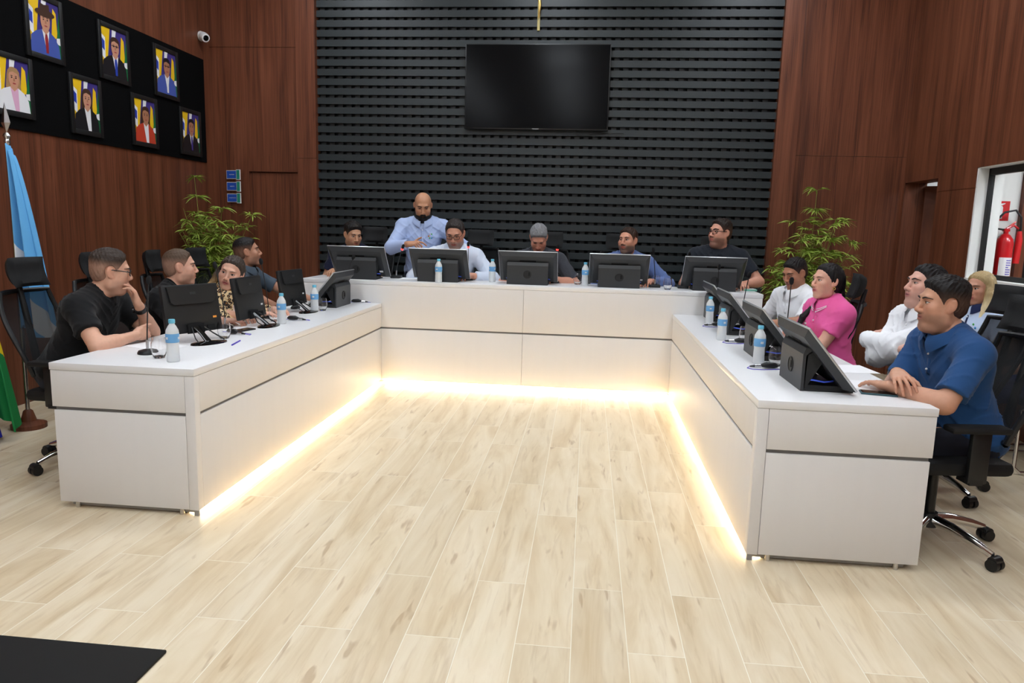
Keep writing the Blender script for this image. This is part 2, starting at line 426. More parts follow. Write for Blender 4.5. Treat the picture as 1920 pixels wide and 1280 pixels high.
b = MB(); b.box((.108, -hw+.04, .055), (.112, hw-.04, hh-.06)); b.build('pane', M['pane'], wn)
b = MB(); b.box((-.04, -hw-.05, -.035), (.15, hw+.03, .0)); b.build('window_sill', M['wood'], wn)

# room beyond the window and the passage behind the door
XO = XR+T
b = MB(); b.box((XO, 6.95, 0), (XO+.27, 7.10, ZC)); struct(b.build('wall_passage', M['white']))
b = MB(); b.box((XO+.27, 6.90, 0), (XO+.34, 7.10, 2.3)); struct(b.build('trim_2', M['wood']))
b = MB(); b.box((XO+.34, 7.4, 0), (XO+3.0, 7.5, ZC)); struct(b.build('wall_office', M['black_matte']))  # matte black stands in for the dark of the room beyond
b = MB(); b.box((XO+2.9, YF, 0), (XO+3.0, YB+.6, ZC)); struct(b.build('wall_far_right', M['white']))
b = MB(); b.box((XO, YB+.3, 0), (XO+3.0, YB+.4, 1.96)); struct(b.build('wall_passage_back', M['wood']))
b = MB(); b.box((XO, YB+.32, 1.96), (XO+3.0, YB+.4, ZC)); struct(b.build('wall_passage_upper', M['white']))
b = MB(); b.box((XO, W0-1.5, 2.7), (XO+3.0, YB+.3, 2.76)); struct(b.build('ceiling_passage', M['ceiling']))
for lx, ly in ((XO+.5, 5.6), (XO+1.6, 5.2), (XO+1.0, 7.75)):
    lit_panel(lx, ly, 2.7)

# low stage behind the head bench
b = MB(); b.box((-2.6, 6.62, 0), (1.5, YB, .22)); struct(b.build('floor_dais', M['floor']))

# ------------------------------------------------------------------ benches
ZT, ZG, ZB, ZH = 0.75, 0.519, 0.03, 0.953
BLX0, BLX1, BRX0, BRX1 = -2.63, -1.875, 0.776, 1.535
YL, YR, YH = 3.284, 3.224, 6.543
def side_bench(name, label, xi, xo, y0):
    """xi: face towards the middle of the horseshoe, xo: the sitters' side"""
    s = 1 if xi > xo else -1
    t = thing(name, label, 'bench', ((xi+xo)/2, (y0+YH)/2, 0)); ox, oy = t.location.x, t.location.y
    def bx(mb, x0, y0_, z0, x1, y1_, z1, bev=0, m=None):
        mb.box((x0-ox, y0_-oy, z0), (x1-ox, y1_-oy, z1), bev, m)
    b = MB(); bx(b, xi, y0, ZT-.036, xo, YH-.001, ZT, .0025); b.build('worktop', M['bench_top'], t)
    zu = ZT-.0375
    b = MB(); bx(b, xi-s*.002, y0+.052, ZG+.008, xi-s*.03, YH-.001, zu, .002); b.build('upper_panel', M['bench'], t)
    b = MB(); bx(b, xi-s*.002, y0+.052, ZB, xi-s*.03, YH-.001, ZG-.008, .002); b.build('lower_panel', M['bench'], t)
    b = MB(); bx(b, xi-s*.001, y0+.001, ZB, xi-s*.05, y0+.05, zu, .002); b.build('corner_post', M['bench'], t)
    b = MB(); bx(b, xi-s*.052, y0+.002, ZG+.009, xo+s*.004, y0+.03, zu, .002); b.build('end_panel_upper', M['bench'], t)
    b = MB(); bx(b, xi-s*.052, y0+.002, ZB+.002, xo+s*.012, y0+.03, ZG-.009, .002); b.build('end_panel_lower', M['bench'], t)
    b = MB(); bx(b, xi-s*.014, y0+.05, ZG-.02, xi-s*.028, YH-.002, ZG+.02); bx(b, xi-s*.05, y0+.016, ZG-.02, xo+s*.014, y0+.028, ZG+.02); b.build('groove', M['groove'], t)
    b = MB(); bx(b, xi-s*.035, y0+.03, .008, xo+s*.06, y0+.045, ZB+.002); bx(b, xi-s*.075, y0+.04, .0, xi-s*.09, YH-.002, ZB+.002)
    bx(b, xi-s*.031, y0+.05, ZB+.001, xi-s*.095, YH-.002, ZB+.006)  # unseen soffit, added to keep LED light out of the hollow bench
    bx(b, xi-s*.006, y0+.006, 0, xi-s*.03, y0+.018, ZB+.002)
    b.build('plinth', M['plinth'], t)
    b = MB()
    for k in (.1, .66): b.cyl((xi-s*k-ox, y0+.02-oy, 0), (xi-s*k-ox, y0+.02-oy, ZB+.004), .012, n=12)
    b.build('levelling_foot', M['silver'], t)
    b = MB(); bx(b, xi-s*.055, y0+.05, .012, xi-s*.073, YH-.02, .027); b.build('led_strip', M['led'], t)
    return t
side_bench('council_bench', 'long white side bench on the left with three flat monitors', BLX1, BLX0, YL)
side_bench('council_bench', 'long white side bench on the right with four sloping consoles', BRX0, BRX1, YR)
t = thing('council_bench', 'taller white head bench in front of the black slatted wall', 'bench', (-.547, YH+.28, 0)); ox, oy = t.location.x, t.location.y
HX0, HX1, HD = -2.639, 1.545, .56
b = MB(); b.box((HX0-ox, YH-oy, ZH-.036), (HX1-ox, YH+HD-oy, ZH), .0025); b.build('worktop', M['bench_top'], t)
SEAM = -.56
for (x0, x1) in ((HX0+.004, SEAM-.001), (SEAM+.001, HX1-.004)):
    b = MB(); b.box((x0-ox, YH+.002-oy, ZG+.008), (x1-ox, YH+.03-oy, ZH-.0375), .0015); b.build('upper_panel', M['bench'], t)
    b = MB(); b.box((x0-ox, YH+.002-oy, ZB), (x1-ox, YH+.03-oy, ZG-.008), .0015); b.build('lower_panel', M['bench'], t)
for x0 in (HX0+.004, HX1-.034):
    b = MB(); b.box((x0-ox, YH+.031-oy, ZB), (x0+.03-ox, YH+HD-.02-oy, ZH-.0375)); b.build('end_panel', M['bench'], t)
b = MB(); b.box((HX0+.01-ox, YH+.014-oy, ZG-.02), (HX1-.01-ox, YH+.028-oy, ZG+.02)); b.build('groove', M['groove'], t)
b = MB(); b.box((HX0+.01-ox, YH+.07-oy, 0), (HX1-.01-ox, YH+.078-oy, ZB+.002)); b.box((HX0+.04-ox, YH+.031-oy, ZB+.001), (HX1-.04-ox, YH+.08-oy, ZB+.006)); b.build('plinth', M['plinth'], t)  # second plinth box: unseen soffit added to block LED light from above
b = MB(); b.box((BLX1+.03-ox, YH+.05-oy, .012), (BRX0-.03-ox, YH+.068-oy, .027)); b.build('led_strip', M['led'], t)
# ------------------------------------------------------------------ objects on the walls
tv = thing('television', 'large black television hung on the slatted wall', 'television', (-.622, YB, 2.53))
b = MB(); b.box((-.78, -.075, -.005), (.78, -.035, .885), .006); b.build('case', M['black'], tv)
b = MB(); b.box((-.768, -.0775, .012), (.768, -.0745, .873)); b.build('screen', M['glass_dark'], tv)
b = MB(); b.box((-.3, -.036, .25), (.3, -.0, .65)); b.build('wall_bracket', M['black_matte'], tv)
text_mesh('brand_plate', 'SAMSUNG', .016, M['silver'], tv, Matrix.Translation((0, -.0756, .004)) @ Matrix.Rotation(R(90), 4, 'X'))
b = MB(); b.tube([(.42, -.03, .0), (.46, -.03, -.04), (.52, -.03, -.055), (.58, -.03, -.04), (.64, -.025, -.025), (.95, -.012, -.02)], .004, 8); b.build('cable', M['case'], tv)

cr = thing('crucifix', 'slim gold crucifix hanging above the television', 'crucifix', (-.626, YB-.012, 3.56))
b = MB(); b.box((-.014, -.012, 0), (.014, .012, .62), .003); b.box((-.18, -.012, .42), (.18, .012, .45), .003); b.build('cross', M['gold_pale'], cr)
b = MB()
b.tube([(0, -.03, .12), (.004, -.034, .17), (.012, -.045, .24), (.004, -.03, .31)], [.008, .011, .014, .018], 10)
b.tube([(0, -.03, .31), (0, -.034, .36), (0, -.03, .42)], [.02, .022, .026], 10)
b.tube([(0, -.03, .415), (-.08, -.025, .44), (-.16, -.018, .445)], [.012, .009, .006], 8)
b.tube([(0, -.03, .415), (.08, -.025, .44), (.16, -.018, .445)], [.012, .009, .006], 8)
b.ball((.004, -.04, .455), (.018, .018, .023)); b.build('corpus', M['gold'], cr)

cc = thing('security_camera', 'white turret security camera at the wall corner', 'camera', (XL, 8.03, 3.46))
b = MB(); b.M = Matrix.Rotation(R(90), 4, 'Y'); b.lathe([(.05, 0), (.055, .012), (.05, .03)], 20); b.build('base', M['white_plastic'], cc)
b = MB(); b.M = Matrix.Translation((.05, -.02, -.01)) @ Matrix.Rotation(R(-35), 4, 'Z') @ Matrix.Rotation(R(112), 4, 'Y')
b.lathe([(.0, -.045), (.035, -.04), (.05, -.01), (.05, .03), (.044, .06), (.036, .062)], 22); b.build('body', M['white_plastic'], cc)
b = MB(); b.M = Matrix.Translation((.05, -.02, -.01)) @ Matrix.Rotation(R(-35), 4, 'Z') @ Matrix.Rotation(R(112), 4, 'Y')
b.lathe([(.03, .058), (.03, .066), (.012, .067)], 18); b.build('lens', M['black_gloss'], cc)

# framed portraits on a black board
bd = MB(); bd.box((0, 4.4, 2.103), (.012, 8.056, 3.218)); o = bd.build('display_board', M['felt'], None, (XL+.003, 0, 0))
tag(o, 'long black felt-covered display board on the left wall', 'board')
SK = {k: mat('photo_'+k, c, 0.4) for k, c in dict(skin=srgb(206, 150, 122), skin2=srgb(178, 122, 92), yellow=srgb(240, 196, 30), green=srgb(22, 110, 62), blue=srgb(40, 66, 170),
      white=srgb(236, 236, 240), violet=srgb(64, 52, 130), navy=srgb(70, 90, 170), dsuit=srgb(26, 26, 30), brown=srgb(70, 46, 34), blond=srgb(170, 132, 92), red=srgb(196, 66, 44), pink=srgb(226, 176, 206), tie=srgb(150, 40, 46), lips=srgb(170, 70, 70)).items()}
def portrait(y0, y1, z0, z1, label, suit, hair, skin='skin', tie=None, long=False, hat=False, glasses=False, inner='white'):
    kq = 4.322/4.35; y0, y1, z0, z1 = y0*kq, y1*kq, CAMH+(z0-CAMH)*kq, CAMH+(z1-CAMH)*kq; yc, zc, w, h = (y0+y1)/2, (z0+z1)/2, (y1-y0), (z1-z0)
    t = thing('framed_portrait', label, 'framed photo', (XL+.0155, yc, zc), 0, 'framed portraits on the black board')
    fw = .042
    b = MB()
    b.box((0, -w/2-fw, -h/2-fw), (.022, -w/2, h/2+fw), .004); b.box((0, w/2, -h/2-fw), (.022, w/2+fw, h/2+fw), .004)
    b.box((0, -w/2, h/2), (.022, w/2, h/2+fw), .004); b.box((0, -w/2, -h/2-fw), (.022, w/2, -h/2), .004)
    b.build('frame', M['frame_black'], t)
    keys = list(SK); b = MB(); lay = [0.012]
    def poly(name, pts, flip=False):
        lay[0] += .0004
        p2 = [(max(-.5, min(.5, a))*w, max(-.5, min(.5, c))*h) for a, c in pts]
        b.add([(lay[0], -a*-1, c) for a, c in p2], [tuple(range(len(p2)))], keys.index(name))
    def ell(name, cx, cz, rx, rz, n=22):
        poly(name, [(cx+rx*math.cos(2*PI*k/n), cz+rz*math.sin(2*PI*k/n)) for k in range(n)])
    # flags behind the sitter
    poly('violet', [(-.5,-.5),(.5,-.5),(.5,.5),(-.5,.5)])
    poly('yellow', [(-.5,-.3),(-.3,-.3),(-.14,.5),(-.5,.5)]); poly('white', [(-.5,-.1),(-.36,-.2),(-.34,.28),(-.5,.36)]); poly('blue', [(-.48,.05),(-.38,.0),(-.37,.2),(-.47,.26)])
    poly('white', [(-.1,.2),(.02,.2),(.1,.5),(-.06,.5)]); poly('yellow', [(.2,-.2),(.42,-.1),(.4,.34),(.3,.42)]); poly('green', [(.3,-.5),(.5,-.5),(.5,.4),(.42,.0)]); poly('white', [(.38,-.22),(.5,-.24),(.5,-.1),(.38,-.12)])
    if long: ell(hair, 0.02, .12, .21, .24); poly(hair, [(-.2,.1),(-.24,-.2),(-.05,-.22),(.12,-.22),(.24,-.18),(.22,.1)])
    poly(suit, [(-.5,-.5),(-.46,-.2),(-.3,-.1),(-.1,-.04),(.14,-.04),(.32,-.12),(.44,-.26),(.48,-.5)])
    poly(inner, [(-.1,-.04),(.02,-.42 if tie else -.5),(.14,-.5) if not tie else (.06,-.4),(.14,-.04)])
    if tie: poly(tie, [(.0,-.1),(-.02,-.2),(.0,-.46),(.08,-.46),(.09,-.2),(.06,-.1)])
    poly(skin, [(-.09,-.05),(.02,-.12),(.12,-.05),(.1,.1),(-.07,.1)])
    ell(skin, .02, .13, .155, .19)
    poly(hair, [(-.15,.16),(-.16,.27),(-.08,.345),(.02,.36),(.13,.34),(.2,.27),(.19,.15),(.14,.24),(.0,.27),(-.1,.24)])
    if hat: ell(hair, .02, .27, .32, .075); poly(hair, [(-.15,.28),(-.13,.44),(.0,.42),(.16,.45),(.18,.28)])
    for s in (-1, 1):
        ell('dsuit', .02+s*.062, .15, .024, .014, 10); poly('brown', [(.02+s*.03,.178),(.02+s*.095,.178),(.02+s*.09,.19),(.02+s*.04,.192)] if s > 0 else [(.02-.095,.178),(.02-.03,.178),(.02-.04,.192),(.02-.09,.19)])
    poly('skin2', [(.005,.14),(.035,.14),(.05,.08),(-.005,.08)]); ell('lips', .02, .035, .055, .014, 12)
    if glasses: poly('dsuit', [(-.14,.158),(.18,.158),(.18,.168),(-.14,.168)])
    b.build('photo', [SK[k] for k in keys], t)
portrait(5.485, 5.815, 2.724, 3.135, 'portrait of a man in a wide dark hat and blue suit', 'navy', 'brown', tie='tie', hat=True)
portrait(6.335, 6.69, 2.724, 3.132, 'portrait of a man with glasses in a black suit', 'dsuit', 'brown', tie='blue', glasses=True)
portrait(7.16, 7.515, 2.722, 3.135, 'portrait of a man with glasses in a blue suit, top row by the corner', 'navy', 'dsuit', 'skin2', tie='white', glasses=True)
portrait(5.115, 5.44, 2.24, 2.61, 'portrait of a blond woman in a white jacket over pink', 'white', 'blond', long=True, inner='pink')
portrait(5.93, 6.25, 2.2, 2.608, 'portrait of a long-haired woman in a black jacket', 'dsuit', 'brown', long=True)
portrait(6.765, 7.1, 2.197, 2.594, 'portrait of a woman in a red jacket', 'red', 'brown', 'skin2', long=True)
portrait(7.597, 7.93, 2.195, 2.598, 'portrait of a man in a dark suit, lowest beside the corner', 'dsuit', 'dsuit', 'skin2', tie='violet')

# three blue and green plates by the left plant
for zz, w, nm in ((1.985, 'SECRETARIA', 'topmost'), (1.853, 'GABINETES', 'middle'), (1.722, 'ADMINISTRATIVO', 'lowest')):
    t = thing('direction_sign', '%s of three small blue and green sign plates above the left plant' % nm, 'sign', (-4.075, YB-.005, zz), R(-14), 'small blue and green wall signs')
    b = MB(); b.box((-.098, -.03, -.048), (.07, -.022, .048)); b.build('plate', M['white_plastic'], t)
    b = MB(); b.box((-.092, -.0315, -.042), (.066, -.029, .042)); b.build('blue_face', M['sign_blue'], t)
    b = MB(); b.box((.052, -.046, -.06), (.105, -.034, .056)); b.build('tab', M['white_plastic'], t)
    b = MB(); b.box((.057, -.0475, -.053), (.1, -.045, .05)); b.build('green_face', M['sign_green'], t)
    b = MB(); b.cyl((.0, -.03, 0), (.0, .03, 0), .012, n=10); b.build('standoff', M['silver'], t)
    text_mesh('lettering', w, .0125, M['white_plastic'], t, Matrix.Translation((-.02, -.0325, .0)) @ Matrix.Rotation(R(90), 4, 'X'))

# fire extinguisher and its sign in the passage behind the window
sg = thing('extinguisher_sign', 'square red sign with a white extinguisher symbol', 'sign', (XO+.105, 6.95, 1.735))
b = MB(); b.box((-.085, -.004, -.085), (.085, -.001, .085)); b.build('plate', M['red_sign'], sg)
b = MB()
b.prism([(-.02,-.07),(.03,-.07),(.03,.03),(.02,.045),(-.01,.045),(-.02,.03)], -.0052, -.0046, 'y'); b.prism([(-.012,.048),(.02,.048),(.045,.062),(.045,.068),(-.012,.06)], -.0052, -.0046, 'y')
b.prism([(-.012,.05),(-.012,.06),(-.04,.05),(-.06,-.03),(-.04,-.035),(-.03,.035)], -.0052, -.0046, 'y'); b.build('symbol', M['white_plastic'], sg)
ex = thing('fire_extinguisher', 'red fire extinguisher hung on the white passage wall', 'extinguisher', (XO+.14, 6.86, .98))
b = MB(); b.lathe([(.05, 0), (.066, .012), (.068, .05), (.068, .47), (.06, .51), (.035, .545), (.02, .555), (.02, .58)], 28); b.build('cylinder', M['red'], ex)
b = MB(); b.box((-.024, -.02, .575), (.024, .02, .6), .003); b.tube([(0, 0, .6), (.06, -.0, .63), (.1, -.0, .6)], .01, 8); b.tube([(0, 0, .6), (.07, .0, .66)], .008, 8); b.build('valve', M['red'], ex)
b = MB(); b.tube([(-.02, 0, .59), (-.09, 0, .6), (-.1, 0, .66), (-.03, 0, .74), (.06, 0, .76), (.105, -.01, .7), (.11, -.02, .56), (.105, -.02, .5)], .009, 10); b.build('hose', M['black'], ex)
b = MB(); b.tube([(.1, -.02, .58), (.105, -.02, .5), (.1, -.02, .3)], [.018, .026, .026], 14); b.build('horn', M['red_sign'], ex)
b = MB()
for k in range(9):
    a0 = R(-140+k*11); a1 = R(-140+(k+1)*11); r = .0688
    b.add([(r*math.cos(a0), r*math.sin(a0), .19), (r*math.cos(a1), r*math.sin(a1), .19), (r*math.cos(a1), r*math.sin(a1), .35), (r*math.cos(a0), r*math.sin(a0), .35)], [(0,1,2,3)], 0 if k not in (5, 6) else 1)
b.build('label', [M['white_plastic'], M['white_plastic']], ex)
b = MB()
for j in range(7):
    for k in range(4 if j != 3 else 2):
        a0 = R(-92+k*9.5); a1 = R(-92+(k+1)*9.5-1); r = .0692; z0 = .2+j*.02
        b.add([(r*math.cos(a0), r*math.sin(a0), z0), (r*math.cos(a1), r*math.sin(a1), z0), (r*math.cos(a1), r*math.sin(a1), z0+.009), (r*math.cos(a0), r*math.sin(a0), z0+.009)], [(0,1,2,3)])
b.build('label_print', M['violet_cable'], ex)
b = MB(); b.box((-.012, .06, .3), (.012, .085, .4)); b.box((-.015, .03, .52), (.015, .085, .535)); b.build('bracket', M['silver'], ex)

# black mat on the floor near the camera
b = MB(); b.box((-3.3, .9, .0), (-1.375, 2.168, .012), .004); o = b.build('floor_mat', M['black_matte']); tag(o, 'black rubber mat on the pale plank floor', 'mat')

# ------------------------------------------------------------------ bamboo plants in pots
def bamboo(name, label, x, y, zb, height, spread, seed, lean=0.0):
    rg = random.Random(seed)
    t = thing(name, label, 'plant', (x, y, zb))
    b = MB(); b.lathe([(.13, 0), (.15, .01), (.185, .33), (.2, .36), (.19, .37), (.17, .36), (.165, .33)], 28, caps=(True, False)); b.build('pot', M['pot'], t)
    b = MB(); b.lathe([(.166, .33), (.1, .337), (.01, .338)], 20, caps=(False, True)); b.build('soil', M['soil'], t)
    st = MB(); lf = MB()
    def leaf(p, d, L, wd):
        d = d.normalized(); side = d.cross(Vector((0, 0, 1)))
        if side.length < .05: side = Vector((1, 0, 0))
        side.normalize(); up = side.cross(d); roll = rg.uniform(-.8, .8)
        side = math.cos(roll)*side + math.sin(roll)*up
        pts = []; n = 5
        for i in range(n+1):
            u = i/n; q = p + d*L*u + Vector((0, 0, -1))*(L*.42*u*u)
            ww = wd*math.sin(PI*min(1, .12+.88*u))**.8 if i < n else 0.0005
            pts.append((q-side*ww, q+Vector((0,0,-.0012)), q+side*ww))
        vs = [tuple(a) for tri in pts for a in tri]; fs = []
        for i in range(n):
            for k in (0, 1): fs.append((i*3+k, i*3+k+1, (i+1)*3+k+1, (i+1)*3+k))
        lf.add(vs, fs, 0, True)
    for s in range(24):
        a = rg.uniform(0, 2*PI); r0 = rg.uniform(.01, .1)
        hgt = height*(1.0 if s == 0 else rg.uniform(.5, .86)); out = (.06 if s == 0 else rg.uniform(.1, .55)*spread)
        p0 = Vector((r0*math.cos(a), r0*math.sin(a), .33)); pts = []
        for i in range(9):
            u = i/8
            pts.append(p0 + Vector((math.cos(a)*out*u**1.6 + (lean*u if s == 0 else 0), math.sin(a)*out*.8*u**1.6, (hgt-.33)*u)))
        st.tube(pts, [.006*(1-.75*i/8)+.0008 for i in range(9)], 6)
        for i in range(3, 9):
            for br_ in range(rg.randint(4, 5) if i < 8 else 3):
                b0 = pts[i]; az = rg.uniform(0, 2*PI); L = rg.uniform(.1, .3)*spread*(1.0 if i < 7 else .5)
                if s == 0 and i > 5: L *= .5
                d = Vector((math.cos(az), math.sin(az), rg.uniform(.0, .75)))
                p1 = b0 + d*L*.55; p2 = b0 + d*L + Vector((0, 0, -.04*L/.2))
                if y+max(p1.y, p2.y) > YB-.13 or x+min(p1.x, p2.x) < XL+.17: continue
                st.tube([b0, p1, p2], [.0022, .0016, .0008], 5)
                for q in range(8):
                    u = rg.uniform(.3, 1.0); pp = p1.lerp(p2, (u-.5)*2) if u > .5 else b0.lerp(p1, u*2)
                    la = az + rg.uniform(-1.3, 1.3); dd = Vector((math.cos(la), math.sin(la), rg.uniform(-.25, .7)))
                    leaf(pp, dd, rg.uniform(.07, .14), rg.uniform(.005, .0085))
    st.build('stems', M['stem'], t); lf.build('foliage', M['leaf'], t)
    return t
bamboo('potted_bamboo', 'leafy potted bamboo in the left corner below the blue signs', -3.97, 7.45, 0, 1.9, .72, 5, lean=-.04)
bamboo('potted_bamboo', 'leafy potted bamboo beside the right end of the slatted wall', 2.2, 7.55, 0, 1.92, .8, 8, lean=.03)

# ------------------------------------------------------------------ flags at the left edge
def flag_cloth(name, label, px, py, ztop, zbot, w0, w1, ang, seed, colour, mats, ext=None):
    """cloth gathered at the top of its pole and falling in folds; colour(u, v) picks the material"""
    rg = random.Random(seed); ph = [rg.uniform(0, 6) for _ in range(4)]
    t = thing(name, label, 'flag', (px, py, 0))
    b = MB(); nu, nv = 150, 260; vs = []; fs = []; ms = []
    for j in range(nv+1):
        v = j/nv; z = ztop + (zbot-ztop)*v; w = w0+(w1-w0)*v**.75
        for i in range(nu+1):
            u = i/nu; fold = .016+.035*v
            off = fold*(math.sin(u*13+ph[0]+.8*v)+.5*math.sin(u*29+ph[1]))
            dx = w*u; dz = -.10*u*(1-v*.4) - .03*math.sin(u*7+ph[2])*v
            vs.append((dx*math.cos(ang)-off*math.sin(ang), dx*math.sin(ang)+off*math.cos(ang), z+dz))
    for j in range(nv):
        for i in range(nu):
            k = j*(nu+1)+i
            b.add([], [], 0); fs.append((k, k+1, k+nu+2, k+nu+1)); ms.append(colour((i+.5)/nu, (j+.5)/nv))
    b.v = vs; b.f = fs; b.m = ms; b.s = [True]*len(fs)
    o = b.build('cloth', mats, t)
    sm = o.modifiers.new('thick', 'SOLIDIFY'); sm.thickness = .003
    def P(u, v):
        fold = .016+.035*v; w = w0+(w1-w0)*v**.75; off = fold*(math.sin(u*13+ph[0]+.8*v)+.5*math.sin(u*29+ph[1])); dx = w*u
        return Vector((dx*math.cos(ang)-off*math.sin(ang), dx*math.sin(ang)+off*math.cos(ang), ztop+(zbot-ztop)*v-.10*u*(1-v*.4)-.03*math.sin(u*7+ph[2])*v))
    return t, P
def pole(t, ztop, finial=True):
    b = MB(); b.cyl((0, 0, .0), (0, 0, ztop), .014, n=14); b.build('pole', M['silver'], t)
    b = MB(); b.lathe([(.11, 0), (.11, .03), (.05, .05), (.03, .12), (.018, .13)], 24); b.build('pole_base', M['wood'], t)
    if finial:
        b = MB(); b.lathe([(.014, ztop-.02), (.02, ztop+.0), (.014, ztop+.015), (.024, ztop+.035), (.012, ztop+.055)], 18); b.build('collar', M['silver'], t)
        b = MB(); z0 = ztop+.05
        vs = [(0,0,z0), (.034,0,z0+.07), (0,.012,z0+.07), (-.034,0,z0+.07), (0,-.012,z0+.07), (0,0,z0+.2)]
        b.add(vs, [(0,2,1),(0,3,2),(0,4,3),(0,1,4),(5,1,2),(5,2,3),(5,3,4),(5,4,1)]); b.build('spear_finial', M['silver'], t)
# light blue flag (finial in frame)
def c_sky(u, v):
    z = 1.95+(.72-1.95)*v
    return 1 if abs(z-(1.40-.75*u)) < .06+.06*u and z < 1.5 else 0
t, o = flag_cloth('light_blue_flag', 'light blue flag on a pole with a silver spear tip', -3.83, 4.56, 1.95, .72, .03, .25, R(-4), 3, c_sky, [M['flag_sky'], M['flag_white']])
pole(t, 1.94)
# green, yellow and blue flag with a lettered white band, seen along its free edge
def c_br(u, v):
    z = 1.5+(.16-1.5)*v; d = (1-u)*(.06+.36*v**.75)
    if ((d-.13)/.15)**2+((z-.95)/.2)**2 < 1: return 3 if abs(d-.10) < .03 and z < 1.06 else 2
    if abs(d-.12)/.19+abs(z-.92)/.5 < 1: return 1
    return 0
t, o = flag_cloth('green_yellow_flag', 'green and yellow flag with a blue disc and lettered white band', -4.06, 4.3, 1.5, .16, .06, .42, R(-4), 9, c_br, [M['flag_green'], M['flag_yellow'], M['flag_blue'], M['flag_white']])
pole(t, 2.3)
for i, ch in enumerate('PROGRESSO'):
    v = .36+.041*i; wv = .06+.36*v**.75; u = 1-.10/wv; p = o(u, v); q = o(u, v+.02); a = math.atan2(q.z-p.z, q.x-p.x)
    text_mesh('band_letter', ch, .05, M['ink'], t, Matrix.Translation(p+Vector((0, -.007, 0))) @ Matrix.Rotation(-a, 4, 'Y') @ Matrix.Rotation(R(90), 4, 'X'))
def c_mt(u, v): return 1 if v < .11 else 0
t, o = flag_cloth('royal_blue_flag', 'deep royal blue flag with a white edge hanging to the floor', -4.02, 4.2, .8, .07, .14, .32, R(-8), 12, c_mt, [M['flag_royal'], M['flag_white']])
pole(t, 2.25)

# ------------------------------------------------------------------ desk equipment
def console(label, loc, rotz, plate=True, n_label=0):
    """sloping touch-screen console; local +y faces the middle of the room, the sitter is on -y"""
    t = thing('touch_console', label, 'console', loc, rotz, 'sloping consoles on the benches')
    W = .19
    b = MB(); b.prism([(-.0, 0), (-.0, .175), (-.012, .205), (-.05, .205), (-.05, .19), (-.022, .172), (-.016, .0)][::-1], -W, W, 'x'); b.build('rear_panel', M['case'], t)
    b = MB(); b.box((-W, -.24, 0), (W, -.016, .012), .003); b.build('base_plate', M['case_dark'], t)
    for s in (-1, 1):
        b = MB(); x0 = s*W; x1 = s*(W-.014)
        b.prism([(-.014, .012), (-.014, .17), (-.045, .195), (-.09, .14), (-.03, .03), (-.17, .03), (-.19, .012)][::-1] if True else [], min(x0, x1), max(x0, x1), 'x'); b.build('side_bracket', M['case_dark'], t)
    # screen: bottom edge at (-.235, .03), top edge at (.008, .302)
    p0 = Vector((0, -.224, .024)); p1 = Vector((0, .008, .305)); d = (p1-p0).normalized(); n = Vector((0, -d.z, d.y)); L = (p1-p0).length
    S = Matrix(((1, 0, 0, 0), (0, d.y, n.y, p0.y), (0, d.z, n.z, p0.z), (0, 0, 0, 1)))
    HW = .272
    b = MB(); b.M = S
    vs = [(-HW, 0, -.004), (HW, 0, -.004), (HW, L, -.004), (-HW, L, -.004), (-HW+.035, .03, -.036), (HW-.035, .03, -.036), (HW-.035, L-.03, -.036), (-HW+.035, L-.03, -.036)]
    b.add(vs, [(0,1,2,3), (7,6,5,4), (0,4,5,1), (1,5,6,2), (2,6,7,3), (3,7,4,0)]); b.build('screen_shell', M['case'], t)
    b = MB(); b.M = S; b.box((-HW-.002, -.002, -.0045), (HW+.002, L+.002, .006), .0025); b.build('bezel', M['bezel'], t)
    b = MB(); b.M = S; b.box((-HW+.012, .012, .0055), (HW-.012, L-.012, .0075)); b.build('screen', M['glass_dark'], t)
    b = MB(); b.M = S; b.box((-.075, L-.095, -.0375), (.075, L-.075, -.034)); b.build('vent_slot', M['black_matte'], t)
    b = MB(); b.M = Matrix.Translation((.0, .0, .095)) @ Matrix.Rotation(R(-90), 4, 'X')
    b.lathe([(.038, -.004), (.038, .004), (.034, .005), (.034, .002), (.0, .002)], 26, caps=(False, False)); b.build('cable_cap', M['case_dark'], t)
    b = MB(); b.M = Matrix.Translation((-.018, .0, .1)); b.box((-.004, -.002, -.018), (.006, .0055, .016)); b.build('cable_slot', M['black_matte'], t)
    b = MB(); b.tube([(-W+.03, -.02, .05), (-W-.0, -.05, .055), (-W-.015, -.1, .05), (-W+.02, -.15, .05)], .004, 8); b.tube([(W-.02, -.03, .05), (W+.01, -.06, .054), (W+.0, -.12, .05)], .0035, 8); b.build('network_cable', M['blue_cable'], t)
    if plate:
        b = MB(); b.M = S; b.box((-HW+.05, .08, -.0375), (-HW+.085, .1, -.033)); b.build('sticker', M['white_plastic'], t)
    return t
# right bench: sitters on +x, front towards -x
RZ = R(90)
for (yy, xx, lab) in ((3.655, 1.02, 'sloping console nearest the camera on the right bench'), (4.45, 1.0, 'sloping console second nearest on the right bench, before the woman in pink'),
                  (5.5, 1.02, 'sloping console third from the near end of the right bench'), (6.27, 1.03, 'sloping console in the far corner of the right bench')):
    console(lab, (xx, yy, ZT), RZ, False)
for (xx, yy, lab) in ((-2.155, 6.66, 'sloping console at the left end of the head bench'), (-1.38, 6.67, 'sloping console before the man in the pale shirt on the head bench'),
                  (-.545, 6.70, 'sloping console in the middle of the head bench, before the grey-haired man'), (.295, 6.72, 'sloping console before the bearded man in blue on the head bench'), (1.15, 6.72, 'sloping console at the right end of the head bench')):
    console(lab, (xx, yy, ZH), R(180)*1.0, xx < -2 or .2 < xx < .4)
console('sloping console at the far end of the left bench', (-2.12, 6.2, ZT), R(-90), False)

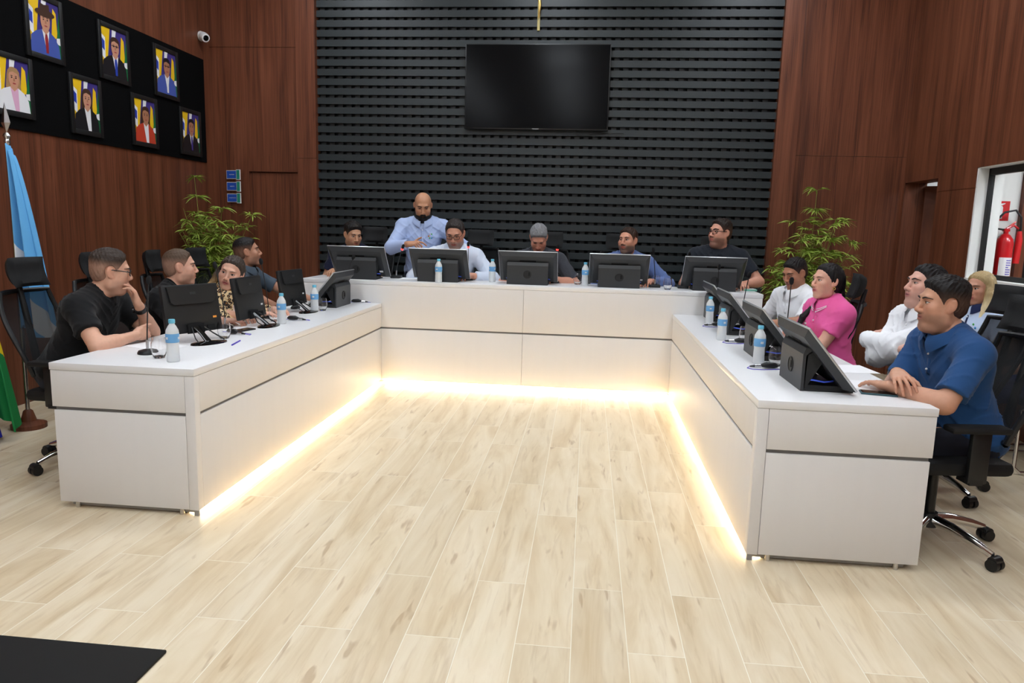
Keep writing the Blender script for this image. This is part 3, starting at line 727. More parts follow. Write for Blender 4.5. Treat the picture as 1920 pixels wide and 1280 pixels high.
def monitor(label, x, y, rz, sticker):
    """flat monitor; local +y is its rear side"""
    t = thing('computer_monitor', label, 'monitor', (x, y, ZT), rz, 'flat monitors on the left bench')
    tilt = Matrix.Translation((0, -.045, .055)) @ Matrix.Rotation(R(9), 4, 'X')
    b = MB(); b.M = tilt; b.box((-.19, -.014, 0), (.19, .012, .285), .005); b.build('shell', M['case_dark'], t)
    b = MB(); b.M = tilt; b.box((-.183, -.0165, .012), (.183, -.0135, .277)); b.build('screen', M['glass_dark'], t)
    b = MB(); b.M = tilt
    b.prism([(-.15, .185), (-.13, .17), (.13, .17), (.15, .185), (.165, .275), (-.165, .275)], .011, .026, 'y'); b.build('rear_bulge', M['case_dark'], t)
    b = MB(); b.M = tilt; b.box((-.02, .025, .225), (.02, .0275, .24)); b.build('emblem', M['case'], t)
    b = MB(); b.M = tilt; b.box((-.13, .011, .0), (-.08, .02, .035)); b.box((-.05, .011, -.005), (.06, .026, .05)); b.build('port_recess', M['black_matte'], t)
    b = MB(); b.tube([(0, -.03, .085), (.0, .02, .05), (0, .075, .006)], [.028, .02, .024], 12, flat=.45); b.build('stand_arm', M['black_gloss'], t)
    b = MB(); b.M = Matrix.Translation((0, .075, 0)) @ Matrix.Diagonal((1, .5, 1, 1)); b.lathe([(.12, 0), (.118, .008), (.03, .016), (.0, .016)], 30, caps=(True, False)); b.build('stand_base', M['black_gloss'], t)
    b = MB(); b.M = tilt; b.box((-.155, .0115, .075), (-.13, .0135, .087)); b.build('sticker', sticker, t)
    b = MB(); b.tube([(.04, -.02, .09), (.05, .02, .03), (.075, .09, .004), (.03, .13, .004)], .0035, 8); b.tube([(-.045, -.02, .085), (-.07, .03, .05), (-.11, .075, .012)], .0045, 8); b.build('cable', M['black'], t)
    return t
orange = mat('orange_sticker', srgb(230, 150, 60), 0.5)
monitor('flat black monitor with an orange sticker on the left bench', -2.26, 4.05, R(-90-23), orange)
monitor('flat black monitor between the woman in leopard print and the camera', -2.25, 4.80, R(-90-2), M['white_plastic'])
monitor('flat black monitor third along the left bench, before the man in grey', -2.30, 5.66, R(-90-6), M['white_plastic'])

def bottle(label, x, y, z, rz):
    t = thing('water_bottle', label, 'bottle', (x, y, z), rz, 'water bottles on the benches')
    b = MB(); b.lathe([(.027, 0), (.031, .004), (.032, .02), (.0305, .05), (.031, .055), (.0295, .085), (.031, .1), (.032, .145), (.03, .162), (.02, .182), (.0135, .192), (.013, .2)], 24, caps=(True, True)); b.build('body', M['pet'], t)
    b = MB(); b.lathe([(.0318, .1), (.0326, .102), (.0328, .143), (.032, .145)], 24, caps=(False, False)); b.build('label', M['label_blue'], t)
    b = MB()
    for a0 in (0, 2.1, 4.2):
        for k in range(4):
            a = a0+k*.13; a2 = a+.11; r = .0332
            b.add([(r*math.cos(a), r*math.sin(a), .117), (r*math.cos(a2), r*math.sin(a2), .117), (r*math.cos(a2), r*math.sin(a2), .128+.003*(k % 2)), (r*math.cos(a), r*math.sin(a), .128)], [(0,1,2,3)])
    b.build('label_print', M['white_plastic'], t)
    b = MB(); b.lathe([(.0155, .197), (.016, .2), (.016, .213), (.0145, .217)], 20); b.build('cap', M['cap_blue'], t)
    return t
for (x, y, z, l) in ((-2.075, 3.45, ZT, 'water bottle nearest the camera on the left bench'), (-2.15, 4.955, ZT, 'water bottle on the left bench between the second and third monitors'), (-2.2, 5.72, ZT, 'water bottle on the left bench beside the far console'),
                  (1.0, 5.97, ZT, 'water bottle farthest along the right bench'), (.935, 5.05, ZT, 'water bottle in the middle of the right bench'), (.985, 4.17, ZT, 'water bottle nearest the camera on the right bench'),
                  (-1.355, 6.6, ZH, 'water bottle before the console of the man in the pale shirt'), (-.9, 6.93, ZH, 'water bottle standing alone left of the middle console'), (-.015, 6.87, ZH, 'water bottle right of the middle console on the head bench')):
    bottle(l, x, y, z, random.Random(int(x*100+y*10)).uniform(0, 6))

def tumbler(label, x, y, z, water=.03, inverted=False):
    t = thing('drinking_glass', label, 'glass', (x, y, z), 0, 'drinking glasses on the benches')
    b = MB(); b.lathe([(.0, .0), (.026, .0), (.034, .02), (.0395, .045), (.038, .075), (.0325, .105), (.031, .105), (.0365, .075), (.0378, .045), (.0325, .022), (.024, .008), (.0, .008)], 28, caps=(False, False)); b.build('bowl', M['glass'], t)
    return t
for (x, y, z, l) in ((-2.2, 3.53, ZT, 'empty drinking glass by the near bottle on the left bench'), (-2.2, 4.22, ZT, 'drinking glass behind the monitor with the orange sticker'), (-2.25, 5.06, ZT, 'drinking glass half hidden behind the second bottle on the left bench'), (-2.165, 5.805, ZT, 'drinking glass beside the far console of the left bench'),
                  (1.08, 5.0, ZT, 'drinking glass farther along the right bench, before the third console'), (1.066, 4.12, ZT, 'drinking glass nearest the camera on the right bench'), (-.085, 6.98, ZH, 'drinking glass behind a bottle right of the middle console'), (.66, 7.05, ZH, 'drinking glass beside the dark microphone on the head bench'), (.735, 6.72, ZH, 'drinking glass alone between the two right consoles of the head bench')):
    tumbler(l, x, y, z)

def mic(label, x, y, z, head, red=False, box=False):
    """gooseneck microphone; head: offset of the capsule from the base"""
    t = thing('gooseneck_microphone', label, 'microphone', (x, y, z), 0, 'gooseneck microphones on the benches')
    b = MB()
    if box: b.box((-.05, -.045, 0), (.05, .045, .026), .006)
    else: b.lathe([(.05, 0), (.052, .006), (.046, .018), (.02, .026), (.0, .026)], 26, caps=(True, False))
    b.build('base', M['black'], t)
    h = Vector(head); up = h.z
    b = MB(); b.cyl((0, 0, .02), (0, 0, .075), .0075, n=12); b.build('collar', M['silver'], t)
    pts = [Vector((h.x*(u**1.3), h.y*(u**1.3), .07+(up-.07)*u)) for u in [i/8 for i in range(9)]]
    d = (pts[-1]-pts[-2]).normalized()
    b = MB(); b.tube(pts, .0035, 8); b.build('gooseneck', M['black'] if not red else M['case'], t)
    b = MB(); e = pts[-1]; b.tube([e-d*.005, e+d*.008, e+d*.03, e+d*.042], [.008, .014, .014, .007], 14); b.build('foam_head', M['foam'], t)
    if red:
        b = MB(); b.tube([e-d*.018, e-d*.004], [.0105, .0125], 14); b.build('light_ring', M['red_led'], t)
    return t
mic('microphone with red ring left of the standing man', -1.85, 6.97, ZH, (.06, -.0, .29), True, True)
mic('microphone with red ring beside the man in the pale shirt', -1.15, 7.03, ZH, (-.0, -.02, .33), True)
mic('microphone with red ring beside the grey-haired man', -.31, 7.03, ZH, (.02, .0, .33), True)
mic('dark microphone right of the bearded man in blue', .64, 6.95, ZH, (-.03, -.02, .33), False, True)
mic('dark microphone at the left of the rightmost head console', .9, 6.95, ZH, (.03, -.05, .3), False, True)
mic('dark microphone by the near man in black on the left bench', -2.32, 3.62, ZT, (-.02, .07, .37))
mic('dark microphone before the woman in leopard print', -2.4, 4.62, ZT, (-.08, .05, .40))
mic('dark microphone before the third monitor on the left bench', -2.38, 5.25, ZT, (-.06, .03, .40))
mic('dark microphone behind the far console of the left bench', -2.22, 6.44, ZT, (.1, .02, .40))
mic('dark microphone in the far corner of the right bench', 1.12, 6.42, ZT, (.0, -.04, .42))
mic('dark microphone before the man in the white polo shirt', 1.2, 5.75, ZT, (.02, -.08, .40))
mic('dark microphone before the woman in the pink polo shirt', 1.28, 4.75, ZT, (.0, -.02, .42))

def adapter(label, x, y, z, rz):
    t = thing('cable_adapter', label, 'adapter', (x, y, z), rz, 'cable adapters on the benches')
    b = MB(); b.tube([(0, 0, .016), (.03, 0, .02), (.075, 0, .018), (.09, 0, .014)], [.01, .02, .019, .01], 14, flat=.8); b.build('body', M['black'], t)
    b = MB(); b.cyl((-.035, 0, .013), (.004, 0, .014), .009, n=14); b.build('plug', M['silver'], t)
    b = MB(); b.tube([(-.035, 0, .012), (-.06, 0, .01)], [.007, .004], 10); b.build('strain_relief', M['black'], t)
    b = MB(); b.tube([(-.06, 0, .01), (-.08, -.02, .004), (-.06, -.05, .003), (.0, -.055, .003), (.09, -.03, .003), (.14, .0, .003)], .002, 6); b.build('cable', M['violet_cable'], t)
    return t
for (x, y, z, rz, l) in ((1.0, 6.78, ZT, 20, 'cable adapter in the far corner of the right bench'), (.99, 5.78, ZT, 10, 'cable adapter beside the farthest right bottle'), (1.0, 4.94, ZT, 0, 'cable adapter behind the third console of the right bench'), (.965, 4.02, ZT, 5, 'cable adapter beside the near glass of the right bench'),
                      (-2.1, 5.14, ZT, 170, 'cable adapter under the third monitor of the left bench'), (-2.19, 4.38, ZT, 160, 'cable adapter under the second monitor of the left bench'), (-2.05, 6.49, ZT, 185, 'cable adapter beside the far console of the left bench')):
    adapter(l, x, y, z, R(rz))

def sheet(name, label, cat, x, y, z, rz, w=.21, h=.297, m='paper', t=.0012, group=None):
    b = MB(); b.box((-w/2, -h/2, 0), (w/2, h/2, t)); o = b.build(name, M[m], None, (x, y, z), (0, 0, R(rz))); return tag(o, label, cat, group)
sheet('paper_sheet', 'white paper sheets before the man with arms crossed', 'paper', 1.41, 4.12, ZT, 96, .24, .34)
sheet('paper_sheet', 'white paper under the hand of the man in the blue polo', 'paper', 1.36, 3.69, ZT, 84, .21, .27)
sheet('paper_sheet', 'white paper under the forearm of the near man in black', 'paper', -2.42, 3.86, ZT, 70, .21, .3)
sheet('paper_sheet', 'white paper before the second man in black', 'paper', -2.42, 4.62, ZT, 95, .21, .3)
sheet('paper_sheet', 'white paper before the man in grey on the left bench', 'paper', -2.45, 5.95, ZT, 80, .21, .3)
sheet('paper_sheet', 'white paper at the left console of the head bench', 'paper', -1.93, 6.86, ZH, 80, .1, .14)
sheet('paper_sheet', 'white paper before the standing man on the head bench', 'paper', -1.7, 6.94, ZH, 90, .2, .22)
ph = thing('smartphone', 'dark teal smartphone lying on the right bench', 'phone', (1.375, 3.475, ZT), R(-12))
b = MB(); b.box((-.078, -.037, .0), (.078, .037, .009), .003); b.build('case', mat('teal_case', srgb(52, 84, 92), .5), ph)
b = MB(); b.box((-.073, -.033, .0088), (.073, .033, .0098)); b.build('screen', M['glass_dark'], ph)
ph = thing('smartphone', 'black smartphone behind the second bottle on the left bench', 'phone', (-2.24, 4.56, ZT), R(75))
b = MB(); b.box((-.075, -.036, .0), (.075, .036, .009), .003); b.build('case', M['black'], ph)
b = MB(); b.box((-.07, -.032, .0088), (.07, .032, .0098)); b.build('screen', M['glass_dark'], ph)
ms = thing('computer_mouse', 'black computer mouse beyond the third monitor', 'mouse', (-2.42, 5.86, ZT), R(80))
b = MB(); b.ball((0, 0, .008), (.055, .032, .024), 18, 10); b.v = [(a, c, max(0.0, d)) for a, c, d in b.v]; b.build('body', M['black'], ms)
b = MB(); b.cyl((.025, -.004, .027), (.025, .004, .027), .008, n=12); b.build('wheel', M['case'], ms)
b = MB(); b.cyl((-2.03, 3.98, ZT+.004), (-2.06, 4.14, ZT+.004), .0045, n=10); tag(b.build('pen', M['violet_cable']), 'blue pen beside the near monitor stand', 'pen')
kb = thing('calculator', 'pale green desk calculator at the right end of the head bench', 'calculator', (1.5, 6.93, ZH), R(10))
b = MB(); b.box((-.06, -.05, 0), (.06, .05, .016), .004); b.build('body', M['keys'], kb)
b = MB()
for i in range(5):
    for j in range(4): b.box((-.05+i*.021, -.042+j*.018, .0155), (-.034+i*.021, -.03+j*.018, .02))
b.build('keys', M['white_plastic'], kb)

# ------------------------------------------------------------------ chairs
def office_chair(label, x, y, rz, z=0.0, spin=0.0):
    """mesh-back office chair with headrest, five-star chrome base; local +y is where the sitter faces"""
    t = thing('office_chair', label, 'chair', (x, y, z), rz, 'black mesh office chairs around the benches')
    for k in range(5):
        a = 2*PI*k/5+spin; c, s = math.cos(a), math.sin(a)
        b = MB(); b.tube([(c*.03, s*.03, .125), (c*.12, s*.12, .118), (c*.24, s*.24, .09), (c*.315, s*.315, .066)], [.03, .027, .021, .016], 12, flat=.75, up=(-s, c, 0)); lg = b.build('base_leg', M['chrome'], t)
        b = MB(); b.cyl((c*.315, s*.315, .075), (c*.315, s*.315, .045), .008, n=8)
        tx, ty = -s, c
        for q in (-1, 1):
            b.M = Matrix.Translation((c*.33, s*.33, .028)); b.tube([(tx*q*.006, ty*q*.006, 0), (tx*q*.03, ty*q*.03, 0)], .028, 18)
        b.M = Matrix.Identity(4); b.tube([(c*.33-tx*.026, s*.33-ty*.026, .046), (c*.33+tx*.026, s*.33+ty*.026, .046)], [.022, .022], 12)
        w = b.build('caster', M['black'], lg)
    b = MB(); b.cyl((0, 0, .09), (0, 0, .16), .045, .04); b.cyl((0, 0, .15), (0, 0, .4), .026); b.box((-.1, -.12, .385), (.1, .12, .42), .01); b.build('gas_column', M['black'], t)
    b = MB(); b.box((-.25, -.22, .415), (.25, .26, .485), .03); b.build('seat', M['cushion'], t)
    # curved back: frame and mesh
    def back(u, v):  # u -1..1 across, v 0..1 up
        zz = .56+.46*v; wd = .235*(1-.12*(2*v-1)**2)-.02*v
        yy = -.245-.03*math.sin(PI*min(1, v*1.1))*0 - .10*v + .045*math.cos(v*PI*1.1) - .03 + .045*u*u
        return Vector((wd*u, yy, zz))
    ring = [back(-1, v/10) for v in range(11)] + [back(u/5, 1) for u in range(-4, 5)] + [back(1, 1-v/10) for v in range(11)] + [back(-u/5, 0) for u in range(-4, 5)]
    b = MB(); b.tube(ring+ring[:1], .014, 8, caps=False); b.build('back_frame', M['black'], t)
    b = MB(); n = 12; vs = [tuple(back(-1+2*i/n, j/n)) for j in range(n+1) for i in range(n+1)]
    b.add(vs, [(j*(n+1)+i, j*(n+1)+i+1, (j+1)*(n+1)+i+1, (j+1)*(n+1)+i) for j in range(n) for i in range(n)], 0, True); o = b.build('back_mesh', M['mesh_fabric'], t)
    b = MB(); b.tube([(0, .0, .4), (0, -.2, .42), (0, -.31, .52), (0, -.35, .75), (0, -.4, 1.02), (0, -.42, 1.12)], [.03, .03, .026, .02, .016, .014], 10); b.build('back_spine', M['black'], t)
    b = MB(); vs = []; nx, nz = 10, 8
    for side in (0, 1):
        for j in range(nz+1):
            for i in range(nx+1):
                u = -1+2*i/nx; w = -1+2*j/nz; e = (1-abs(u)**4)*(1-abs(w)**4)
                vs.append((.145*u*(1-.06*w*w), -.385+.035*u*u+.02*w*w + (1 if side == 0 else -1)*.03*e**.5 - .02*w, 1.135+.085*w))
    fs = []; K = (nx+1)*(nz+1)
    for side in (0, 1):
        for j in range(nz):
            for i in range(nx):
                q = [side*K+j*(nx+1)+i, side*K+j*(nx+1)+i+1, side*K+(j+1)*(nx+1)+i+1, side*K+(j+1)*(nx+1)+i]; fs.append(tuple(q if side else q[::-1]))
    b.add(vs, fs, 0, True); b.build('headrest', M['cushion'], t)
    for s in (-1, 1):
        b = MB(); b.box((s*.265, -.06, .40), (s*.295, .03, .64), .01); b.box((s*.2, -.04, .395), (s*.295, .02, .42)); b.build('arm_post', M['black'], t)
        b = MB(); b.box((s*.24, -.13, .635), (s*.325, .14, .665), .012); b.build('arm_pad', M['cushion'], t)
    return t
CH0 = office_chair('office chair of the near man in black on the left bench', -2.94, 3.99, R(-90), 0, .81)
CHAIRS = [(-3.12, 4.84, -92, 0, 'office chair of the second man in black on the left bench'), (-3.05, 5.5, -80, 0, 'office chair of the woman in leopard print'), (-3.1, 6.12, -97, 0, 'office chair of the man in grey on the left bench'),
          (1.62, 6.2, 95, 0, 'office chair of the man in the white polo shirt'), (1.5, 5.3, 80, 0, 'office chair of the woman in the pink polo shirt'), (2.07, 4.42, 95, 0, 'office chair of the man with arms crossed'), (1.71, 3.58, 97, 0, 'office chair of the man in the blue polo shirt'),
          (-2.34, 7.46, 175, .22, 'office chair of the young man at the left end of the head bench'), (-1.16, 7.46, 178, .22, 'office chair of the man in the pale shirt'), (-.42, 7.44, 178, .22, 'office chair of the grey-haired man'), (.36, 7.46, 185, .22, 'office chair of the bearded man in blue'), (1.33, 7.5, 182, .22, 'office chair of the man in black at the right end of the head bench')]
for (x, y, a, z, l) in CHAIRS:
    c = dup(CH0, (x, y, z), R(a), l); dl = R(15) if 'blue polo' in l else R((x*97+y*53) % 72)
    for ch in c.children:
        if ch.name.startswith('base_leg'): ch.rotation_euler.z += dl
vc = thing('visitor_chair', 'chrome sled-base visitor chair at the right edge of the frame', 'chair', (2.99, 5.03, 0), R(92))
for s in (-1, 1):
    b = MB(); b.tube([(s*.24, -.25, .86), (s*.24, -.22, .5), (s*.24, -.2, .44), (s*.24, .2, .44), (s*.25, .24, .42), (s*.25, .24, .05), (s*.25, .2, .014), (s*.25, -.22, .014), (s*.25, -.26, .05), (s*.25, -.2, .62), (s*.25, -.16, .66), (s*.25, .16, .66)], .012, 10); b.build('side_frame', M['chrome'], vc)
b = MB(); b.box((-.23, -.22, .44), (.23, .22, .49), .015); b.build('seat', M['cushion'], vc)
b = MB(); b.box((-.23, -.27, .56), (.23, -.235, .88), .012); b.build('backrest', M['cushion'], vc)
dup(vc, (2.95, 5.66, 0), R(104), 'chrome visitor chair of the blond woman by the window wall')
# ------------------------------------------------------------------ people: smooth-union fields turned into continuous surfaces
def V3(*a): return np.array(a, dtype=np.float64)
def rotm(yaw=0, pitch=0, roll=0):
    """columns are the turned axes: yaw about z, pitch about x (positive looks up), roll about y"""
    cy, sy, cp, sp, cr, sr = math.cos(R(yaw)), math.sin(R(yaw)), math.cos(R(pitch)), math.sin(R(pitch)), math.cos(R(roll)), math.sin(R(roll))
    Rz = np.array([[cy,-sy,0],[sy,cy,0],[0,0,1]]); Rx = np.array([[1,0,0],[0,cp,-sp],[0,sp,cp]]); Ry = np.array([[cr,0,sr],[0,1,0],[-sr,0,cr]])
    return Rz @ Rx @ Ry
I3 = np.eye(3)
def cap(p0, p1, r0, r1=None, k=.02, op=1, cut=False): return dict(t='c', p0=np.array(p0, float), p1=np.array(p1, float), r0=r0, r1=r0 if r1 is None else r1, k=k, op=op, cut=cut)
def ell(c, r, k=.02, Rm=None, op=1): return dict(t='e', c=np.array(c, float), r=np.array(r, float), R=I3 if Rm is None else Rm, k=k, op=op)
def moved(p, T, Rm):
    q = dict(p)
    if p['t'] == 'c': q['p0'] = Rm @ p['p0']+T; q['p1'] = Rm @ p['p1']+T
    else: q['c'] = Rm @ p['c']+T; q['R'] = Rm @ p['R']
    return q
def grown(p, o):
    q = dict(p)
    if p['t'] == 'c': q['r0'] = p['r0']+o; q['r1'] = p['r1']+o
    else: q['r'] = p['r']+o
    return q
def bounds(p):
    if p['t'] == 'c':
        r = max(p['r0'], p['r1']); return np.minimum(p['p0'], p['p1'])-r, np.maximum(p['p0'], p['p1'])+r
    e = np.sqrt(((p['R']*p['r'])**2).sum(1)); return p['c']-e, p['c']+e
def dist(p, X, Y, Z):
    if p['t'] == 'c':
        a = p['p0']; d = p['p1']-a; L2 = max(d @ d, 1e-12)
        px, py, pz = X-a[0], Y-a[1], Z-a[2]
        s = (px*d[0]+py*d[1]+pz*d[2])/L2
        t = np.clip(s, 0, 1)
        dd = np.sqrt((px-t*d[0])**2+(py-t*d[1])**2+(pz-t*d[2])**2) - (p['r0']+(p['r1']-p['r0'])*t)
        if p['cut']: dd = np.maximum(dd, (s-1)*math.sqrt(L2))
        return dd
    Rm = p['R']; c = p['c']; r = p['r']
    px, py, pz = X-c[0], Y-c[1], Z-c[2]
    q = [(px*Rm[0, i]+py*Rm[1, i]+pz*Rm[2, i])/r[i] for i in range(3)]
    k0 = np.sqrt(q[0]**2+q[1]**2+q[2]**2)+1e-9
    k1 = np.sqrt((q[0]/r[0])**2+(q[1]/r[1])**2+(q[2]/r[2])**2)+1e-9
    return k0*(k0-1)/k1
def smin(a, b, k):
    h = np.maximum(k-np.abs(a-b), 0)/k
    return np.minimum(a, b)-h*h*k*.25
class Field:
    def __init__(self, lo, hi, h, fill=.08):
        self.lo = np.array(lo, float); self.h = h
        self.n = np.maximum(np.ceil((np.array(hi)-self.lo)/h).astype(int)+1, 4)
        ax = [(self.lo[i]+h*np.arange(self.n[i])).astype(np.float32) for i in range(3)]
        self.X, self.Y, self.Z = ax[0][:, None, None], ax[1][None, :, None], ax[2][None, None, :]
        self.D = np.full(tuple(self.n), fill, np.float32)
    def add(self, prims):
        for p in prims:
            lo, hi = bounds(p); m = p['k']+3*self.h
            a = np.maximum(np.floor((lo-m-self.lo)/self.h).astype(int), 0); b = np.minimum(np.ceil((hi+m-self.lo)/self.h).astype(int)+1, self.n)
            if np.any(b <= a): continue
            s = (slice(a[0], b[0]), slice(a[1], b[1]), slice(a[2], b[2]))
            d = dist(p, self.X[s[0]], self.Y[:, s[1]], self.Z[:, :, s[2]]).astype(np.float32)
            self.D[s] = smin(self.D[s], d, p['k']) if p['op'] > 0 else -smin(-self.D[s], d, p['k'])
        return self
    def surface(self):
        """naive surface nets"""
        D = self.D; S = D < 0; n = self.n
        c = np.zeros(tuple(n-1), np.int8)
        for i in (0, 1):
            for j in (0, 1):
                for k in (0, 1): c += S[i:n[0]-1+i, j:n[1]-1+j, k:n[2]-1+k]
        act = np.argwhere((c > 0) & (c < 8))
        if not len(act): return np.zeros((0, 3)), np.zeros((0, 4), int)
        idx = np.full(tuple(n-1), -1, np.int32); idx[tuple(act.T)] = np.arange(len(act))
        off = np.array([(i, j, k) for i in (0, 1) for j in (0, 1) for k in (0, 1)])
        val = np.stack([D[tuple((act+o).T)] for o in off], 1)
        acc = np.zeros((len(act), 3)); cnt = np.zeros(len(act))
        for a in range(8):
            for b in range(a+1, 8):
                df = off[b]-off[a]
                if np.abs(df).sum() != 1: continue
                va, vb = val[:, a], val[:, b]; m = (va < 0) != (vb < 0)
                t = np.where(m, va/np.where(m, va-vb, 1), 0)
                acc += np.where(m[:, None], off[a]+t[:, None]*df, 0); cnt += m
        verts = self.lo+(act+acc/cnt[:, None])*self.h
        quads = []
        for ax in range(3):
            u, v = [(1, 2), (2, 0), (0, 1)][ax]
            sl0 = [slice(0, n[i]-1) for i in range(3)]; A = S[tuple(sl0)]
            sl1 = list(sl0); sl1[ax] = slice(1, n[ax]); B = S[tuple(sl1)]
            e = np.argwhere(A != B); e = e[(e[:, u] > 0) & (e[:, v] > 0)]
            if not len(e): continue
            du = np.zeros(3, int); du[u] = 1; dv = np.zeros(3, int); dv[v] = 1
            q = np.stack([idx[tuple(x.T)] for x in (e-du-dv, e-dv, e, e-du)], 1)
            fl = A[tuple(e.T)]; q[~fl] = q[~fl][:, ::-1]
            quads.append(q[(q >= 0).all(1)])
        return verts, np.concatenate(quads)
def soup(parts):
    vs, fs, o = [], [], 0
    for v, f in parts:
        vs.append(v); fs.append(f+o); o += len(v)
    return np.concatenate(vs), np.concatenate(fs)
def npmesh(name, v, f, material, parent=None, col=None):
    me = bpy.data.meshes.new(name); nf = len(f)
    me.vertices.add(len(v)); me.vertices.foreach_set('co', np.asarray(v, np.float32).ravel())
    me.loops.add(nf*4); me.loops.foreach_set('vertex_index', np.asarray(f, np.int32).ravel())
    me.polygons.add(nf); me.polygons.foreach_set('loop_start', np.arange(0, nf*4, 4, dtype=np.int32))
    try: me.polygons.foreach_set('loop_total', np.full(nf, 4, np.int32))
    except Exception: pass
    me.polygons.foreach_set('use_smooth', np.ones(nf, bool))
    me.update(calc_edges=True); me.validate()
    me.materials.append(material)
    if col is not None:
        a = me.color_attributes.new('Col', 'FLOAT_COLOR', 'POINT')
        a.data.foreach_set('color', np.concatenate([col, np.ones((len(col), 1))], 1).astype(np.float32).ravel())
    o = bpy.data.objects.new(name, me); COL.objects.link(o)
    if parent is not None: o.parent = parent
    return o

def head_prims(s=1.0, fat=0.0, fem=False, nose=1.0):
    jw = .82 if fem else .97
    P = [ell((0, -.014, .034), (.0755, .097, .084)),
         ell((0, .022, -.032), (.0615+.006*fat-.005*fem, .065, .084-.004*fem), .03)]
    for q in (-1, 1):
        P += [cap((q*.056*jw, -.004, -.03), (q*.05*jw, .002, -.078), .0165+.004*fat, .0145+.006*fat, .022),
              cap((q*.048*jw, .004, -.08), (q*.016, .066, -.106), .017+.007*fat, .015+.003*fat, .03),
              ell((q*.043, .06, -.02), (.024, .023, .021), .025),
              ell((q*.045, .045, -.058), (.014+.014*fat, .022+.01*fat, .024), .03)]
    P += [ell((0, .073-.002*fem, -.106+.006*fem), (.02-.004*fem, .0145, .0145), .02), cap((-.034, .0785, .03), (.034, .0785, .03), .0095 if fem else .0115, None, .02)]
    if fat > .3: P += [ell((0, .03, -.118), (.045, .045, .022), .03)]
    for q in (-1, 1): P += [ell((q*.032, .099, .0095), (.021, .018, .0125), .014, op=-1)]
    for q in (-1, 1): P += [ell((q*.0315, .0715, .0085), (.0135, .0135, .0125), .004)]
    P += [cap((0, .082, .02), (0, .1015+.004*nose, -.024), .0075, .0108*nose, .014), ell((0, .1035+.003*nose, -.0295), (.0125*nose, .0115, .0105), .008),
          ell((.0135*nose, .097, -.034), (.0085, .012, .0085), .007), ell((-.0135*nose, .097, -.034), (.0085, .012, .0085), .007),
          ell((0, .077, -.063), (.03, .019, .025), .02)]
    P += [ell((q*.006, .1015, -.041), (.004, .006, .004), .004, op=-1) for q in (-1, 1)]
    for q in (-1, 1):
        P += [cap((0, .0955, -.0565), (q*.024, .0845, -.0615), .0052, .003, .005), cap((0, .0935, -.0715), (q*.021, .084, -.067), .0064, .0032, .005)]
    P += [cap((-.021, .0945, -.0637), (0, .1005, -.0632), .0016, None, .004, -1), cap((.021, .0945, -.0637), (0, .1005, -.0632), .0016, None, .004, -1)]
    for q in (-1, 1):
        Rm = rotm(q*24, 0, 0) @ rotm(0, 12, 0)
        P += [ell((q*.079, -.014, -.002), (.0075, .0185, .0315), .007, Rm), ell((q*.0865, -.008, .001), (.0055, .0105, .0175), .004, Rm, -1), ell((q*.074, -.004, -.028), (.006, .009, .01), .006)]
    out = []
    for p in P: out.append(moved(p, np.zeros(3), I3*s) if False else p)
    return out
def smooth01(a, b, x):
    t = np.clip((x-a)/(b-a), 0, 1); return t*t*(3-2*t)
def head_colour(v, skin, lips, stub, stubcol, blush=.5):
    x, y, z = v[:, 0], v[:, 1], v[:, 2]
    c = np.tile(np.array(skin[:3]), (len(v), 1))
    warm = (np.exp(-((np.abs(x)-.045)**2/.0005+(z+.025)**2/.0006))*(y > .03)+.9*np.exp(-(x**2/.0003+(z+.028)**2/.0004))*(y > .08)+.9*(np.abs(x) > .071)*(np.abs(z) < .04))[:, None]*blush
    c = c*(1-warm*.5)+c*np.array([1.0, .68, .62])*warm*.5
    if stub > 0:
        m = smooth01(-.036, -.058, z)*smooth01(-.02, .02, y)
        mus = np.exp(-((z+.046)**2/.00006))*(np.abs(x) < .03)*(y > .07)
        m = np.clip(np.maximum(m, mus), 0, 1)*stub
        m = m*(1-np.exp(-((x/.022)**4+((z+.064)/.0095)**4))*.8*(y > .08))
        c = c*(1-m[:, None])+np.array(stubcol[:3])*m[:, None]
    lm = (np.exp(-((x/.024)**4+((z+.0635)/.0115)**4))*(y > .082))[:, None]
    c = c*(1-lm)+np.array(lips[:3])*lm
    ln = (np.exp(-((x/.021)**6+((z+.0637)/.0022)**2))*(y > .085))[:, None]
    c = c*(1-.75*ln)  # shade of the mouth crease painted as a dark line between the lips
    return c

SKIN = mat('skin', (1, 1, 1, 1), 0.46, spec=0.42, sss=0.12, attr='Col', bump=0.07, bscale=420, mottle=.09, mscale=55)
EYEM = [mat('eye_white', srgb(226, 220, 214), .25), mat('iris_brown', srgb(66, 40, 24), .2), mat('pupil', srgb(8, 6, 6), .1)]
LASH = mat('dark_lash', srgb(30, 20, 16), .7)
def cloth_mat(name, col, rough=.85, bump=.25, bscale=34, st=(1, 1, .45), mottle=.0, mscale=10): return mat(name, col, rough, spec=.25, bump=bump, bscale=bscale, bstretch=st, sheen=.1, mottle=mottle, mscale=mscale)
def hair_mat(name, col): return mat(name, col, .55, spec=.3, bump=.9, bscale=150, bstretch=(1, .35, .3), mottle=.35, mscale=60)

